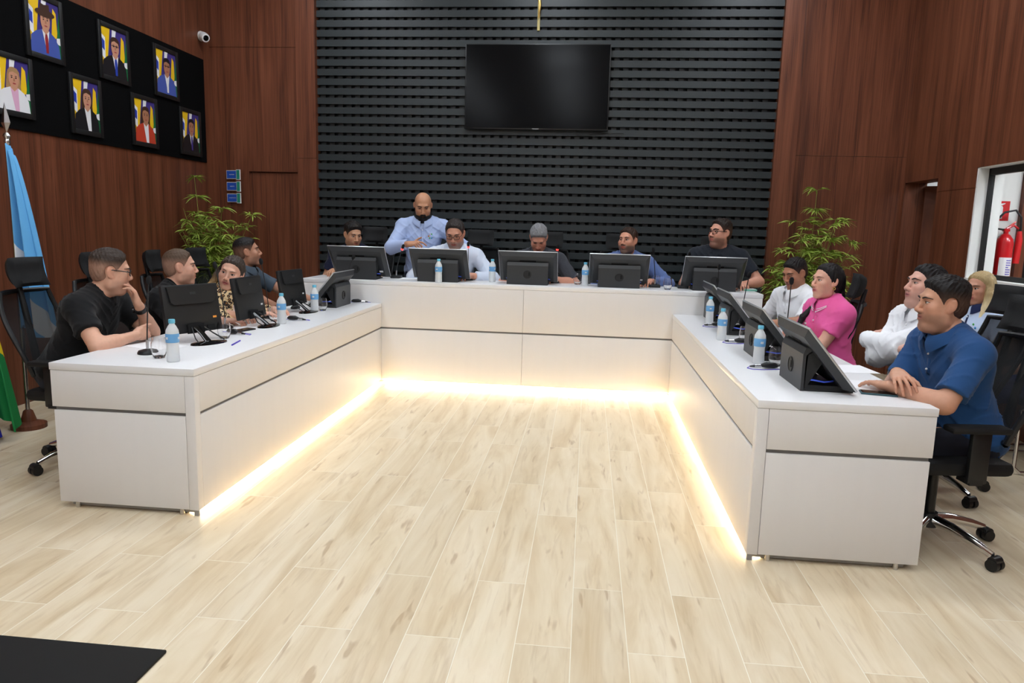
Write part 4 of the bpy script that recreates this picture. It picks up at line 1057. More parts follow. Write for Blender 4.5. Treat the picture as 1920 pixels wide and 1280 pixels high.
def hair_field(h, kind, top, side, fem, rng, recede=0.0, part=None, buzz=False):
    """cap of hair over the skull, cut along a hairline; returns a surface in head coordinates"""
    F = Field((-.115, -.15, -.14), (.115, .14, .165), h)
    F.add([ell((0, -.014, .034), (.0755, .097, .084)), ell((0, -.045, -.02), (.062, .056, .07), .03)])
    X, Y, Z = F.X, F.Y, F.Z
    tz = smooth01(.02, .10, Z)
    th = side+(top-side)*tz
    n = np.sin(X*430+3*np.sin(Y*60)+2*np.sin(Z*50))*.5+np.sin(X*250+Y*130+2*np.sin(Z*70))*.4+np.sin(Y*310+Z*200+X*90)*.3+np.sin(X*110+np.sin(Y*55)*2+Z*40)*.5
    ys = np.array([-.2, -.06, -.028, -.008, .012, .02, .034, .05, .07, .085, .1])
    zs = np.array([-.07, -.062, -.045, -.004 if not fem else -.03, -.012 if not fem else .0, -.02 if not fem else .02, .024, .054+recede*.4, .075+recede*.8, .088+recede, .1+recede])
    hl = np.interp(np.broadcast_to(Y, (1,)+Y.shape[1:]), ys, zs).astype(np.float32)
    ta = .12+.88*smooth01(-.002, .03, Z-hl)
    D = F.D-th*ta-n*(.0012 if buzz else .0024)*(0.5+tz)*ta
    ctr = -.012*recede*np.exp(-(X/.025)**2)*30 if recede else 0
    reg = (hl+ctr-Z)*.75+.0012*np.sin(X*410+Y*290)
    # keep the ears free
    ear = np.sqrt(((np.abs(X)-.085)/.9)**2+(Y+.01)**2+((Z+.004)*.8)**2)-.034
    D = np.maximum(D, reg)
    if not fem: D = np.maximum(D, -ear)
    F.D = D.astype(np.float32)
    return F
def long_strands(F, chains, k=.012):
    P = []
    for ch, r0, r1 in chains:
        n = len(ch)-1
        for i in range(n): P.append(cap(ch[i], ch[i+1], r0+(r1-r0)*i/n, r0+(r1-r0)*(i+1)/n, k))
    F.add(P)
    F.D = (F.D+.0022*np.sin(F.X*300+np.sin(F.Z*40)*2)*np.sin(F.Y*260+F.Z*25)).astype(np.float32)
    return F

def hand_prims(side, curl=(25, 35, 25), thumb=(38, 18), spread=1.0, per=None):
    """hand coordinates: origin at the wrist, +y along the fingers, +z the back of the hand, thumb on +x*side"""
    s = side; P = [cap((0, -.07, 0), (0, .004, 0), .027, .0245, .01)]
    base = [(.030, .089), (.0105, .094), (-.0105, .09), (-.029, .081)]
    for i, (bx, by) in enumerate(base):
        P.append(cap((s*bx*.62, .012, -.001), (s*bx, by-.006, 0), .0165 if i else .0175, .0108, .014))
    P.append(cap((s*-.02, .03, -.006), (s*.018, .05, -.008), .015, .014, .014))
    P.append(cap((s*.016, .018, -.008), (s*.034, .05, -.014), .018, .0135, .014))
    Ls = [(.043, .026, .022), (.048, .030, .023), (.044, .028, .022), (.034, .021, .02)]
    tips = []
    for i, (bx, by) in enumerate(base):
        c = per[i] if per else curl
        p = V3(s*bx, by, 0); sp = R((2.6-i*1.9)*spread*2.2)*s; ang = 0
        for j in range(3):
            ang += R(c[j]*(1+.06*i))
            d = V3(math.sin(sp)*math.cos(ang), math.cos(sp)*math.cos(ang), -math.sin(ang))
            q = p+d*Ls[i][j]; r0 = (.0092, .0083, .0074)[j]*(.9 if i == 3 else 1); r1 = (.0083, .0074, .0062)[j]*(.9 if i == 3 else 1)
            P.append(cap(p, q, r0, r1, .0025 if j else .006)); p = q
        tips.append((p, d))
    a, b_ = R(thumb[0]), R(thumb[1])
    p = V3(s*.026, .034, -.01)
    for L_, r0, r1 in ((.038, .0125, .0105), (.032, .0105, .0092), (.026, .0092, .0072)):
        d = V3(s*math.sin(a)*math.cos(b_), math.cos(a)*math.cos(b_), -math.sin(b_)); q = p+d*L_
        P.append(cap(p, q, r0, r1, .005)); p = q; a -= R(12); b_ += R(6)
    return P, tips

def bone_ik(S, W, a, b, hint):
    d = W-S; L = np.linalg.norm(d)
    if L > (a+b)*.985: W = S+d*((a+b)*.985/L); d = W-S; L = np.linalg.norm(d)
    L = max(L, abs(a-b)+.02)
    u = d/np.linalg.norm(d); h = hint-u*(hint @ u); h /= max(np.linalg.norm(h), 1e-6)
    x = (a*a-b*b+L*L)/(2*L); y = math.sqrt(max(a*a-x*x, 0))
    return S+u*x+h*y, W

def person(label, head, face, gaze, lean, floor=0.0, scale=1.0, girth=1.0, fem=False, fat=0.0, skin=(206, 158, 130), lips=None, stub=None, stubcol=(70, 55, 48),
           hair=None, shirt=None, trousers=(34, 36, 46), arms=None, hs=1.0, hh=.0036, bh=.0085, eyes_open=.8, brow=(40, 30, 26), nose=1.0, glasses=None, beard=None, stand=False, side=0.0, twist=0.0, chin=0.03, extra=None):
    """head: world position of the head centre; face: world heading of the body (degrees from +x); gaze: (yaw, pitch, roll) of the head on the body"""
    if stub is None: stub = 0.0 if fem else .16
    s = scale; yaw = face-90.0
    Rb = rotm(yaw); nose = nose*(.84 if fem else 1); eyes_open *= 1.12 if fem else 1; sk = srgb(*[min(244, int(c_*1.03)) for c_ in skin]); lp = srgb(*(lips or (int(skin[0]*.86), int(skin[1]*.62), int(skin[2]*.62))))
    # spine, worked back from the head
    Rl = rotm(0, -lean, side); Rl2 = rotm(0, -lean*.55, side*.6); Rn = rotm(0, -lean*.5-chin*100, side)
    up = V3(0, 0, 1)
    seg = Rl2 @ (up*.19*s)+Rl @ (up*.335*s)
    nk = Rn @ (up*.155*s)+V3(0, .012, 0)
    root = np.array(head)-Rb @ (seg+nk)
    hipz = root[2]-floor
    O = V3(root[0], root[1], floor)
    H = V3(0, 0, hipz); Wp = H+Rl2 @ (up*.19*s); N = Wp+Rl @ (up*.335*s); Hc = N+nk
    toL = lambda p: Rb.T @ (np.array(p)-O)
    Rc = Rl @ rotm(twist)
    sw = (.168 if fem else .192)*s*(1+.25*(girth-1)); g = girth
    Sh = {q: N+Rc @ V3(q*sw, .0, -.062*s) for q in (-1, 1)}
    torso = [ell(H+V3(0, -.01, .03), V3(.17*g, .125*g, .13)*s, .05), ell(Wp+Rl2 @ V3(0, .018*g, -.03), V3(.148*g, .112*g+.02*(g-1), .16)*s, .06),
             ell(N+Rc @ V3(0, .0, -.2*s), V3(.158*(.7+.3*g), .105*(.6+.4*g), .19)*s, .06), ell(N+Rc @ V3(0, -.01, -.1*s), V3(.17, .085, .1)*s, .05)]
    for q in (-1, 1):
        torso += [ell(N+Rc @ V3(q*.075*s, .055*s, -.155*s), V3(.075, .05+.02*fem, .07)*s, .04), cap(N+Rc @ V3(q*.04*s, -.025*s, .01*s), Sh[q]+Rc @ V3(-q*.012, -.005, .012), .046*s, .05*s, .04),
                  ell(N+Rc @ V3(q*.09*s, -.06*s, -.15*s), V3(.075, .05, .1)*s, .04)]
    torso += [cap(Sh[-1], Sh[1], .058*s, None, .05)]
    # arms
    a_l, f_l = .285*s, .255*s
    armp = {}; fine = []; hands = []
    tipinfo = []
    for q, key in ((1, 'R'), (-1, 'L')):
        A = (arms or {}).get(key) or {}
        w = toL(A['wrist']) if 'wrist' in A else Sh[q]+V3(q*.06, .22, -.42)*s
        hint = Rb.T @ np.array(A['hint'], float) if 'hint' in A else V3(q*.5, -.4, -.7)
        E, w = bone_ik(Sh[q], w, a_l, f_l, hint)
        gr = .93 if fem else 1.0
        ua = cap(Sh[q], E, .054*s*gr*(.7+.3*g), .043*s*gr, .03); fa = cap(E, w, .043*s*gr, .0285*s*gr, .012); mus = cap(E+(w-E)*.12, E+(w-E)*.42, .047*s*gr, .038*s*gr, .03)
        armp[q] = (ua, fa, mus, Sh[q], E, w)
        f = Rb.T @ np.array(A['fingers'], float) if 'fingers' in A else (w-E)
        f = f/np.linalg.norm(f); dz = Rb.T @ np.array(A.get('dorsal', (0, 0, 1)), float); dz = dz-f*(dz @ f); dz /= np.linalg.norm(dz)
        Hm = np.stack([np.cross(f, dz), f, dz], 1)
        hp, tips = hand_prims(-q, A.get('curl', (22, 32, 22)), A.get('thumb', (38, 18)), A.get('spread', 1.0), A.get('per'))
        hp[0] = cap((0, -.0, 0), Hm.T @ ((E-w)*.35)/(s*gr), .0255, .031, .01)
        hands.append((hp, w, Hm, s*gr*A.get('size', 1.0), A.get('h', .0034)))
    legs = []; feet = []
    for q in (-1, 1):
        hj = H+V3(q*.088*s, .0, -.0)
        if stand: kn = hj+V3(q*.02, .03, -.42*s); an = V3(kn[0]+q*.01, -.01, .09)
        else:
            kz = min(max(hipz-.02, .42), .5); kn = V3(q*.13*s, .42*s, kz); an = V3(q*.14*s, .38*s, .09)
        legs += [cap(hj, kn, .083*s*(.6+.4*g), .056*s, .05), cap(kn, an, .054*s, .036*s, .03), cap(an, an+V3(0, .09, -.045), .035, .03, .03)]
        feet.append(an)
    Rh = rotm(*gaze); hsz = s*hs
    neckp = [cap(Hc+Rh @ (V3(0, -.018, -.05)*hsz), N+Rc @ V3(0, -.008, -.03*s), (.045 if fem else .056)*s*(.7+.3*g), (.051 if fem else .066)*s*(.7+.3*g), .03)]
    body = [*torso, *neckp, *legs]
    for q in (-1, 1): body += list(armp[q][:3])
    los, his = zip(*[bounds(p) for p in body]); lo = np.min(los, 0)-.03; hi = np.max(his, 0)+.03
    parts = []
    F = Field(lo, hi, bh+.003).add(body); parts.append(F.surface())
    cols = [np.tile(np.array(sk[:3]), (len(parts[0][0]), 1))]
    # head at finer pitch, in head coordinates
    F = Field((-.105, -.14, -.155), (.105, .135, .135), hh)
    nl = [moved(p, -Hc, I3) for p in neckp]; nl = [moved(p, np.zeros(3), Rh.T) for p in nl]
    for p in nl: p['p0'] = p['p0']/hsz; p['p1'] = p['p1']/hsz; p['r0'] /= hsz; p['r1'] /= hsz
    hp = head_prims(1, fat, fem, nose); F.add(nl[:1]).add(hp)
    v, f = F.surface(); cols.append(head_colour(v, sk, lp, stub, srgb(*stubcol)))
    parts.append((v*hsz @ Rh.T+Hc, f))
    for hpz, w, Hm, sz, hq in hands:
        los, his = zip(*[bounds(p) for p in hpz]); F = Field(np.min(los, 0)-.012, np.max(his, 0)+.012, hq).add(hpz); v, f = F.surface()
        parts.append((v*sz @ Hm.T+w, f))
        c = np.tile(np.array(sk[:3]), (len(v), 1)); kn = np.exp(-((v[:, 1]-.088)**2/.0001))[:, None]*.25+smooth01(.1, .17, v[:, 1])[:, None]*.3
        cols.append(c*(1-kn)+c*np.array([1.0, .72, .66])*kn)
    v, f = soup(parts)
    o = npmesh('person', v, f, SKIN, None, np.concatenate(cols)); o.location = O; o.rotation_euler = (0, 0, R(yaw)); tag(o, label, 'person')
    # ---- eyes and brows
    Mh = Matrix([[*(Rh[i]*hsz), Hc[i]] for i in range(3)]+[[0, 0, 0, 1]])
    for q in (-1, 1):
        b = MB(); nu, nv = 20, 8; c0 = V3(q*.0315, .0715, .0085); r = .0143; vs = []
        for j in range(nv+1):
            for i in range(nu+1):
                u = -1+2*i/nu; t = -1+2*j/nv; xx = .0152*u; zz = .0066*eyes_open*max(0, 1-abs(u)**2.2)*t+.0012*q*u-.001
                yy = math.sqrt(max(r*r-xx*xx-zz*zz, 1e-8)); vs.append(tuple(c0+V3(xx, yy, zz)))
        for j in range(nv):
            for i in range(nu):
                u = (-1+2*(i+.5)/nu)*.0152; t = (-1+2*(j+.5)/nv)*.0066*eyes_open; rr = math.hypot(u, t)
                b.add([], []); b.f.append((j*(nu+1)+i, j*(nu+1)+i+1, (j+1)*(nu+1)+i+1, (j+1)*(nu+1)+i)); b.m.append(2 if rr < .0025 else 1 if rr < .0062 else 0); b.s.append(True)
        b.v = vs; e = b.build('eye', EYEM, o); e.matrix_local = Mh
        b = MB(); b.tube([vs[nv*(nu+1)+i] for i in range(0, nu+1, 2)], .0016, 6); l = b.build('eyelash', LASH, o); l.matrix_local = Mh
        def onface(x, z, lift=.0006):
            y = .12
            while y > .02:
                d = 1.0
                for p in hp[:1]+hp[1:2]+[p_ for p_ in hp if p_['t'] == 'c' and abs(p_['p0'][2]-.03) < 1e-6]+[p_ for p_ in hp if p_['op'] > 0 and p_['t'] == 'e'][2:8]:
                    d = float(smin(np.float64(d), np.float64(dist(p, np.float64(x), np.float64(y), np.float64(z))), p['k']))
                if d < lift: break
                y -= .001
            return (x, y, z)
        b = MB(); b.tube([onface(q*x_, z_) for x_, z_ in ((.013, .026), (.02, .0285), (.028, .031), (.037, .032), (.045, .03), (.052, .025))], [.0036, .0046, .005, .0043, .0032, .0016] if not fem else [.002, .0026, .0028, .0024, .0018, .001], 8, flat=.8)
        l = b.build('eyebrow', mat('brow', srgb(*brow), .8), o); l.matrix_local = Mh
    # ---- hair
    rng = random.Random(len(label))
    if hair:
        F = hair_field(hh+.0004, **{k: hair[k] for k in hair if k in ('kind', 'top', 'side', 'recede', 'buzz')}, fem=fem, rng=rng)
        if hair.get('strands'):
            pts = np.concatenate([np.array(c[0]) for c in hair['strands']]); G = Field(np.minimum(pts.min(0)-.05, (-.115, -.15, -.14)), np.maximum(pts.max(0)+.05, (.115, .14, .165)), hh+.0008)
            a = np.round((F.lo-G.lo)/G.h).astype(int)
            # rebuild the cap on the larger grid, then add the falling lengths
            H2 = hair_field_on(G, fem, hair); F = long_strands(H2, hair['strands'])
        v, f = F.surface()
        hm = hair_mat('hair_tone', srgb(*hair['col']))
        if hair.get('tip'):
            ln = smooth01(-.02, -.16, v[:, 2])[:, None]; c = np.array(srgb(*hair['col'])[:3])*(1-ln)+np.array(srgb(*hair['tip'])[:3])*ln
            hm = mat('hair_tone', (1, 1, 1, 1), .55, bump=.9, bscale=150, bstretch=(1, .35, .3), mottle=.3, mscale=60, attr='Col')
            npmesh('hair', v*hsz @ Rh.T+Hc, f, hm, o, c)
        else:
            fd = hair.get('fade', 0 if fem else .2); m = (smooth01(.075, .015, v[:, 2])*fd)[:, None]; c = np.array(srgb(*hair['col'])[:3])*(1-m)+(np.array(sk[:3])*.55+np.array(srgb(*hair['col'])[:3])*.45)*m
            hm = mat('hair_tone', (1, 1, 1, 1), .55, spec=.3, bump=.9, bscale=150, bstretch=(1, .35, .3), mottle=.35, mscale=60, attr='Col')
            npmesh('hair', v*hsz @ Rh.T+Hc, f, hm, o, c)
    if beard:
        F = Field((-.09, -.05, -.16), (.09, .135, .02), hh+.0004).add(hp)
        X, Y, Z = F.X, F.Y, F.Z
        D = F.D-beard['t']*smooth01(-.035, -.075, Z)-.001-.0012*np.sin(X*420+Z*130)*np.sin(Y*330+Z*90)
        lim = -.0465-.016*smooth01(.018, .032, np.abs(X))*smooth01(.035, .06, Y)+.75*np.maximum(.045-Y, 0)
        D = np.maximum(D, (Z-lim)*.8)
        D = np.maximum(D, -(Y+.004)); lipz = np.sqrt((X/2.4)**2+(Z+.0655)**2+((Y-.1)*.3)**2)-.0062; D = np.maximum(D, -lipz)*.9
        F.D = D.astype(np.float32); v, f = F.surface()
        npmesh('beard', v*hsz @ Rh.T+Hc, f, hair_mat('beard_tone', srgb(*beard['col'])), o)
    # ---- clothing
    sh = shirt; off = sh.get('off', .012)
    cl = [grown(p, off) for p in torso]+[ell(N+Rc @ V3(0, .03*s, -.035*s), V3(.062, .042, .045)*s*(.7+.3*g)+off, .04)]
    for q in (-1, 1):
        ua, fa, mus, S0, E, w = armp[q]; t = sh['sleeve']; lo_ = sh.get('loose', .012)*.55
        if t <= 1: cl.append(cap(S0, S0+(E-S0)*t, ua['r0']+off, ua['r0']+(ua['r1']-ua['r0'])*t+off+lo_, .03, 1, True))
        else:
            cl.append(cap(S0, E, ua['r0']+off, ua['r1']+off+.004, .03)); cl.append(cap(E, E+(w-E)*(t-1), fa['r0']+off+.006, fa['r0']+(fa['r1']-fa['r0'])*(t-1)+off+lo_*.5, .02, 1, True))
    los, his = zip(*[bounds(p) for p in cl]); F = Field(np.min(los, 0)-.03, np.max(his, 0)+.03, bh).add(cl)
    X, Y, Z = F.X, F.Y, F.Z; am = sh.get('fold', .009)
    w1 = np.sin(X*9+Y*7+Z*5+1); w2 = np.sin(Z*11-X*8*np.sign(X)+2)
    r1 = 1-np.abs(np.sin(Z*30+np.abs(X)*34+Y*12+1.6*w1)); r2 = 1-np.abs(np.sin(Z*41-np.abs(X)*46+Y*17+1.9*w2+.7))
    F.D = (F.D-am*(r1**3.5*(.5+.5*w2)+r2**4*(.5+.5*w1))+.0015*np.sin(Z*23+X*19+Y*15)).astype(np.float32)
    for q in (-1, 1):
        ua, S0, E = armp[q][0], armp[q][3], armp[q][4]; Lu = np.linalg.norm(E-S0); du = (E-S0)/Lu; e1 = np.cross(du, V3(0, 1, .3)); e1 /= np.linalg.norm(e1); e2 = np.cross(du, e1)
        lo, hi = bounds(ua); a = np.maximum(np.floor((lo-.05-F.lo)/F.h).astype(int), 0); b_ = np.minimum(np.ceil((hi+.05-F.lo)/F.h).astype(int)+1, F.n); sl = tuple(slice(a[i], b_[i]) for i in range(3))
        x_, y_, z_ = F.X[sl[0]]-S0[0], F.Y[:, sl[1]]-S0[1], F.Z[:, :, sl[2]]-S0[2]
        t_ = (x_*du[0]+y_*du[1]+z_*du[2])/Lu; c1 = x_*e1[0]+y_*e1[1]+z_*e1[2]; c2 = x_*e2[0]+y_*e2[1]+z_*e2[2]; ph = np.arctan2(c2, c1)
        rg = (1-np.abs(np.sin(t_*9.5+1.3*np.sin(ph+q)+.5*np.sin(2*ph+1))))**4*(.4+.6*np.sin(ph*1.0+.6)**2)*smooth01(-.15, .1, t_)*smooth01(1.1, .75, t_)
        F.D[sl] = (F.D[sl]-.0065*rg*smooth01(.045, .02, np.abs(np.sqrt(c1**2+c2**2)-ua['r0']-off)+.0)).astype(np.float32)
    hem = H[2]+sh.get('hem', -.13)*s
    F.D = np.maximum(F.D, (hem-Z)).astype(np.float32)
    v, f = F.surface(); so = npmesh(sh.get('name', 'shirt'), v, f, sh['mat'], o)
    if sh.get('collar'):
        ck = sh['collar']; Rk = Rc @ rotm(0, -6, 0); c0 = N+Rk @ V3(0, .008, .024*s)
        rn = (.066 if fem else .08)*s*(.75+.25*g); b = MB(); n = 34; gap = .34; rows = []
        for layer in (0, 1):
            for i in range(n+1):
                th = -PI+gap*.5+(2*PI-gap)*i/n; fr = max(0, -math.cos(th))  # front at th = +-pi
                dx, dy = math.sin(th), -math.cos(th)*-1*-1
                dirv = V3(math.sin(th), -(-math.cos(th))*-1, 0)
                dirv = V3(math.sin(th), -math.cos(th), 0)
                for (rr, zz) in ((rn+.002, .0-.004*fr), (rn-.001+.004, .03-.012*fr), (rn+.02+.01*fr, .006-.012*fr), (rn+.034+.006*fr, -.016-.042*fr**3)):
                    p = c0+Rk @ (dirv*(rr+(.0035 if layer else 0))*V3(1, .95, 1)+V3(0, -.012*0, zz*s)); rows.append(tuple(p))
        K = (n+1)*4; fs = []
        for layer in (0, 1):
            for i in range(n):
                for j in range(3):
                    qd = [layer*K+i*4+j, layer*K+i*4+j+1, layer*K+(i+1)*4+j+1, layer*K+(i+1)*4+j]; fs.append(tuple(qd if layer else qd[::-1]))
        for i in range(n):
            for j in (0, 3): fs.append((i*4+j, (i+1)*4+j, K+(i+1)*4+j, K+i*4+j))
        for i in (0, n):
            for j in range(3): fs.append((i*4+j, i*4+j+1, K+i*4+j+1, K+i*4+j))
        b.add(rows, fs, 0, True); b.build('collar', ck, so)
        if sh.get('stripe'):
            b = MB()
            for dz in (.0, .009):
                b.tube([rows[K+i*4+3] if dz == 0 else tuple((np.array(rows[K+i*4+3])*.7+np.array(rows[K+i*4+2])*.3)) for i in range(n+1)], .0022, 6)
            b.build('collar_stripe', M['white_plastic'], so)
    else:
        ax0 = np.array(neckp[0]['p1']); axd = np.array(neckp[0]['p0'])-ax0; Lx = np.linalg.norm(axd); axd = axd/Lx; e1 = np.cross(axd, V3(0, 1, 0)); e1 /= np.linalg.norm(e1); e2 = np.cross(axd, e1); ring = []
        for i in range(29):
            th = 2*PI*i/28; tt = Lx
            while tt > -.1:
                rr = neckp[0]['r1']+(neckp[0]['r0']-neckp[0]['r1'])*tt/Lx; pp = ax0+axd*tt+(e1*math.cos(th)+e2*math.sin(th))*(rr+.004); d = 1e9
                for q_ in cl:
                    if q_['t'] == 'e' or q_['k'] > .035: d = min(d, float(dist(q_, pp[0], pp[1], pp[2])))
                if d < .004: break
                tt -= .004
            ring.append(tuple(pp))
        ra = np.array(ring[:-1])
        for _ in range(4): ra = (np.roll(ra, 1, 0)+2*ra+np.roll(ra, -1, 0))/4
        ring = [tuple(p_) for p_ in ra]; b = MB(); b.tube(ring+ring[:1], .0065, 8, caps=False); b.build('neckband', sh['mat'], so)
    tr = [grown(p, .012) for p in legs]+[grown(torso[0], .006)]
    los, his = zip(*[bounds(p) for p in tr]); F = Field(np.min(los, 0)-.03, np.max(his, 0)+.03, .014).add(tr); F.D = np.maximum(F.D, np.maximum(.07-F.Z, F.Z-(H[2]+.09))).astype(np.float32)
    v, f = F.surface(); npmesh('trousers', v, f, cloth_mat('trouser_cloth', srgb(*trousers)), o)
    for an in feet:
        b = MB(); b.ball((an[0], an[1]+.07, .04), (.045, .13, .05), 16, 8); b.v = [(x_, y_, max(z_, 0.0)) for x_, y_, z_ in b.v]; b.build('shoe', M['black'], o)
    if glasses:
        b = MB(); gw, gh = glasses.get('w', .026), glasses.get('h', .017)
        for q in (-1, 1):
            ring = [(q*.0325+gw*math.copysign(abs(math.cos(a))**.6, math.cos(a)), .101-.010*abs(math.cos(a))*(1 if q*math.cos(a) > 0 else 0), .004+gh*math.copysign(abs(math.sin(a))**.6, math.sin(a))) for a in [2*PI*i/24 for i in range(25)]]
            b.tube(ring, glasses.get('r', .0019), 6, caps=False)
            b.tube([(q*(.0325+gw), .09, .01), (q*.07, .06, .012), (q*.078, .0, .014), (q*.079, -.025, .004)], glasses.get('r', .0019)*1.1, 6)
        b.tube([(-.008, .1015, .008), (0, .106, .0095), (.008, .1015, .008)], .0017, 6)
        gl = b.build('glasses', glasses['mat'], o); gl.matrix_local = Mh
        b = MB()
        for q in (-1, 1): b.add([(q*.0325+gw*.93*math.copysign(abs(math.cos(a))**.6, math.cos(a)), .1005-.009*abs(math.cos(a))*(1 if q*math.cos(a) > 0 else 0), .004+gh*.93*math.copysign(abs(math.sin(a))**.6, math.sin(a))) for a in [2*PI*i/24 for i in range(24)]], [tuple(range(24))])
        ln = b.build('lenses', M['pane'], gl)
    info = dict(o=o, so=so, N=N, Rc=Rc, H=H, Wp=Wp, Hc=Hc, Rh=Rh, Mh=Mh, armp=armp, s=s, hands=hands, toL=toL, torso=torso, off=off)
    return info

def hair_field_on(G, fem, hair):
    F = G
    F.add([ell((0, -.014, .034), (.0755, .097, .084)), ell((0, -.045, -.02), (.064, .06, .075), .03)])
    X, Y, Z = F.X, F.Y, F.Z; tz = smooth01(.02, .10, Z); th = hair['side']+(hair['top']-hair['side'])*tz
    n = np.sin(X*430+2*np.sin(Y*40)+2*np.sin(Z*30))*.6+np.sin(X*240+Y*60+2*np.sin(Z*40))*.5
    ys = np.array([-.2, -.06, -.028, -.008, .012, .03, .05, .07, .085, .1]); zs = np.array([-.12, -.1, -.06, -.03, .005, .034, .064, .085, .099, .11])
    hl = np.interp(np.broadcast_to(Y, (1,)+Y.shape[1:]), ys, zs).astype(np.float32)
    ta = .15+.85*smooth01(-.002, .03, Z-hl)
    D = F.D-th*ta-n*.002*ta
    D = np.maximum(D, (hl-Z)*.75)
    if hair.get('part') is not None: D = D+.006*np.exp(-((X-hair['part'])/.004)**2)*(Z > .09)
    F.D = D.astype(np.float32); return F
def band(info, q, u, width, material, name='wristwatch', face=None, grow=.004):
    """a strap round the forearm at fraction u from elbow to wrist"""
    ua, fa, mus, S0, E, w = info['armp'][q]; d = (w-E)/np.linalg.norm(w-E); c = E+(w-E)*u; r = .0255*info['s']+.004+grow+(1-u)*.02
    b = MB(); b.tube([tuple(c-d*width/2), tuple(c+d*width/2)], r, 24, caps=True); o = b.build(name, material, info['o'])
    if face is not None:
        n = np.array(face, float); n = n-d*(n @ d); n /= np.linalg.norm(n)
        b = MB(); b.tube([tuple(c+n*r*.95), tuple(c+n*(r+.007))], .018, 18); b.build('watch_case', M['black_gloss'], o)
    return o
def chest_point(info, x, z, fwd=.0):
    """a point on the front of the shirt, found by marching the torso field; x, z in chest coordinates from the neck base"""
    N, Rc = info['N'], info['Rc']; y = .3
    while y > -.1:
        p = N+Rc @ V3(x, y, z); d = 1e9
        for t in info['torso']:
            dd = float(dist(t, np.float64(p[0]), np.float64(p[1]), np.float64(p[2]))); d = dd if d > 1e8 else float(smin(np.float64(d), np.float64(dd), t['k']))
        if d < info['off']+.003+fwd: break
        y -= .003
    return p
def placket(info, mat_, z0=-.01, z1=-.16, w=.014, buttons=3, bm=None):
    b = MB(); zz = np.linspace(z0, z1, 9); L = [chest_point(info, -w, z, .001) for z in zz]; Rr = [chest_point(info, w, z, .001) for z in zz]; Cc = [chest_point(info, 0, z, .004) for z in zz]
    vs = [tuple(p) for tri in zip(L, Cc, Rr) for p in tri]; b.add(vs, [(i*3+k, i*3+k+1, (i+1)*3+k+1, (i+1)*3+k) for i in range(8) for k in (0, 1)], 0, True); o = b.build('placket', mat_, info['so'])
    m = o.modifiers.new('thick', 'SOLIDIFY'); m.thickness = .003
    if bm:
        for i in range(buttons):
            p = chest_point(info, 0, z0+(z1-z0)*(i+.7)/buttons, .006); b = MB(); b.ball(tuple(p), .0055, 10, 6); b.build('button', bm, info['so'])
# ------------------------------------------------------------------ the people in the room
C_BLACK = cloth_mat('black_cotton', srgb(19, 20, 22)); C_GREYBLUE = cloth_mat('grey_blue_pique', srgb(72, 84, 96)); C_NAVY = cloth_mat('navy_cotton', srgb(24, 28, 52))
C_SKY = cloth_mat('sky_blue_shirting', srgb(176, 194, 232)); C_PALE = cloth_mat('pale_blue_shirting', srgb(214, 224, 240)); C_CHAR = cloth_mat('charcoal_pique', srgb(64, 66, 72), mottle=.3, mscale=220)
C_DENIM = cloth_mat('denim_blue_shirting', srgb(92, 112, 160)); C_DARK = cloth_mat('dark_slate_cotton', srgb(34, 38, 46)); C_WHITE = cloth_mat('white_pique', srgb(236, 237, 240)); C_PINK = cloth_mat('pink_pique', srgb(232, 96, 160))
C_BLUE = cloth_mat('blue_pique', srgb(36, 74, 122)); C_LTBLUE = cloth_mat('light_blue_shirting', srgb(196, 212, 238)); C_NAVYT = cloth_mat('navy_trim', srgb(30, 40, 78))
G_BLACK = mat('black_glasses', srgb(16, 16, 18), .3)

def emblem(info, x, z, r, cols):
    for i in range(len(cols)):
        a = 2*PI*i/len(cols)
        b = MB(); p = chest_point(info, x+r*math.cos(a), z+r*math.sin(a)*1.15, .001); b.ball(tuple(p), (r*.42, .0016, r*.42), 10, 6); b.build('emblem', cols[i], info['so'])
E_OR = mat('emblem_orange', srgb(240, 150, 50)); E_GR = mat('emblem_green', srgb(70, 170, 80)); E_BL = mat('emblem_blue', srgb(60, 150, 220))

# left bench
p = person('man in black t-shirt and dark glasses, cheek on hand, nearest on the left bench', (-2.767, 4.0, 1.156), 6, (34, -8, 2), 30, girth=1.16, fat=0.39, skin=(212, 164, 138), hh=.0027,
    hair=dict(kind='s', top=.017, side=.004, col=(58, 48, 42), recede=.004, fade=.8), shirt=dict(mat=C_BLACK, sleeve=.62, loose=.014), stub=.2, stubcol=(110, 80, 66),
    arms=dict(R=dict(wrist=(-2.58, 3.93, .795), hint=(.1, -1, -.5), fingers=(.12, 1, .12), dorsal=(.9, -.2, .5), per=[(20, 30, 20), (55, 60, 40), (62, 65, 40), (66, 65, 40)], thumb=(14, -18), h=.0026),
              L=dict(wrist=(-2.635, 4.05, .95), hint=(.5, .5, -1), fingers=(-.22, -.1, 1), dorsal=(.75, .6, .1), curl=(24, 30, 22), thumb=(30, 10), h=.0026)), glasses=dict(mat=G_BLACK, r=.0026, w=.027, h=.016))
band(p, -1, .9, .026, M['black'], 'wristwatch', Matrix.Rotation(0, 3, 'Z') @ Vector((.6, -.6, .3)))
p = person('man in black t-shirt with short brown hair, second on the left bench', (-2.835, 4.85, 1.136), 4, (28, -1, 0), 14, girth=1.08, fat=.25, skin=(214, 166, 142), hh=.0027, stub=.4, stubcol=(120, 88, 70),
    hair=dict(kind='s', top=.009, side=.004, col=(84, 66, 52), recede=.016, buzz=True, fade=.7), shirt=dict(mat=C_BLACK, sleeve=.6, loose=.014),
    arms=dict(R=dict(wrist=(-2.46, 4.7, .79), hint=(-.3, -1, -.8), fingers=(.8, .5, 0)), L=dict(wrist=(-2.46, 4.98, .79), hint=(-.3, 1, -.8), fingers=(.8, -.5, 0))))
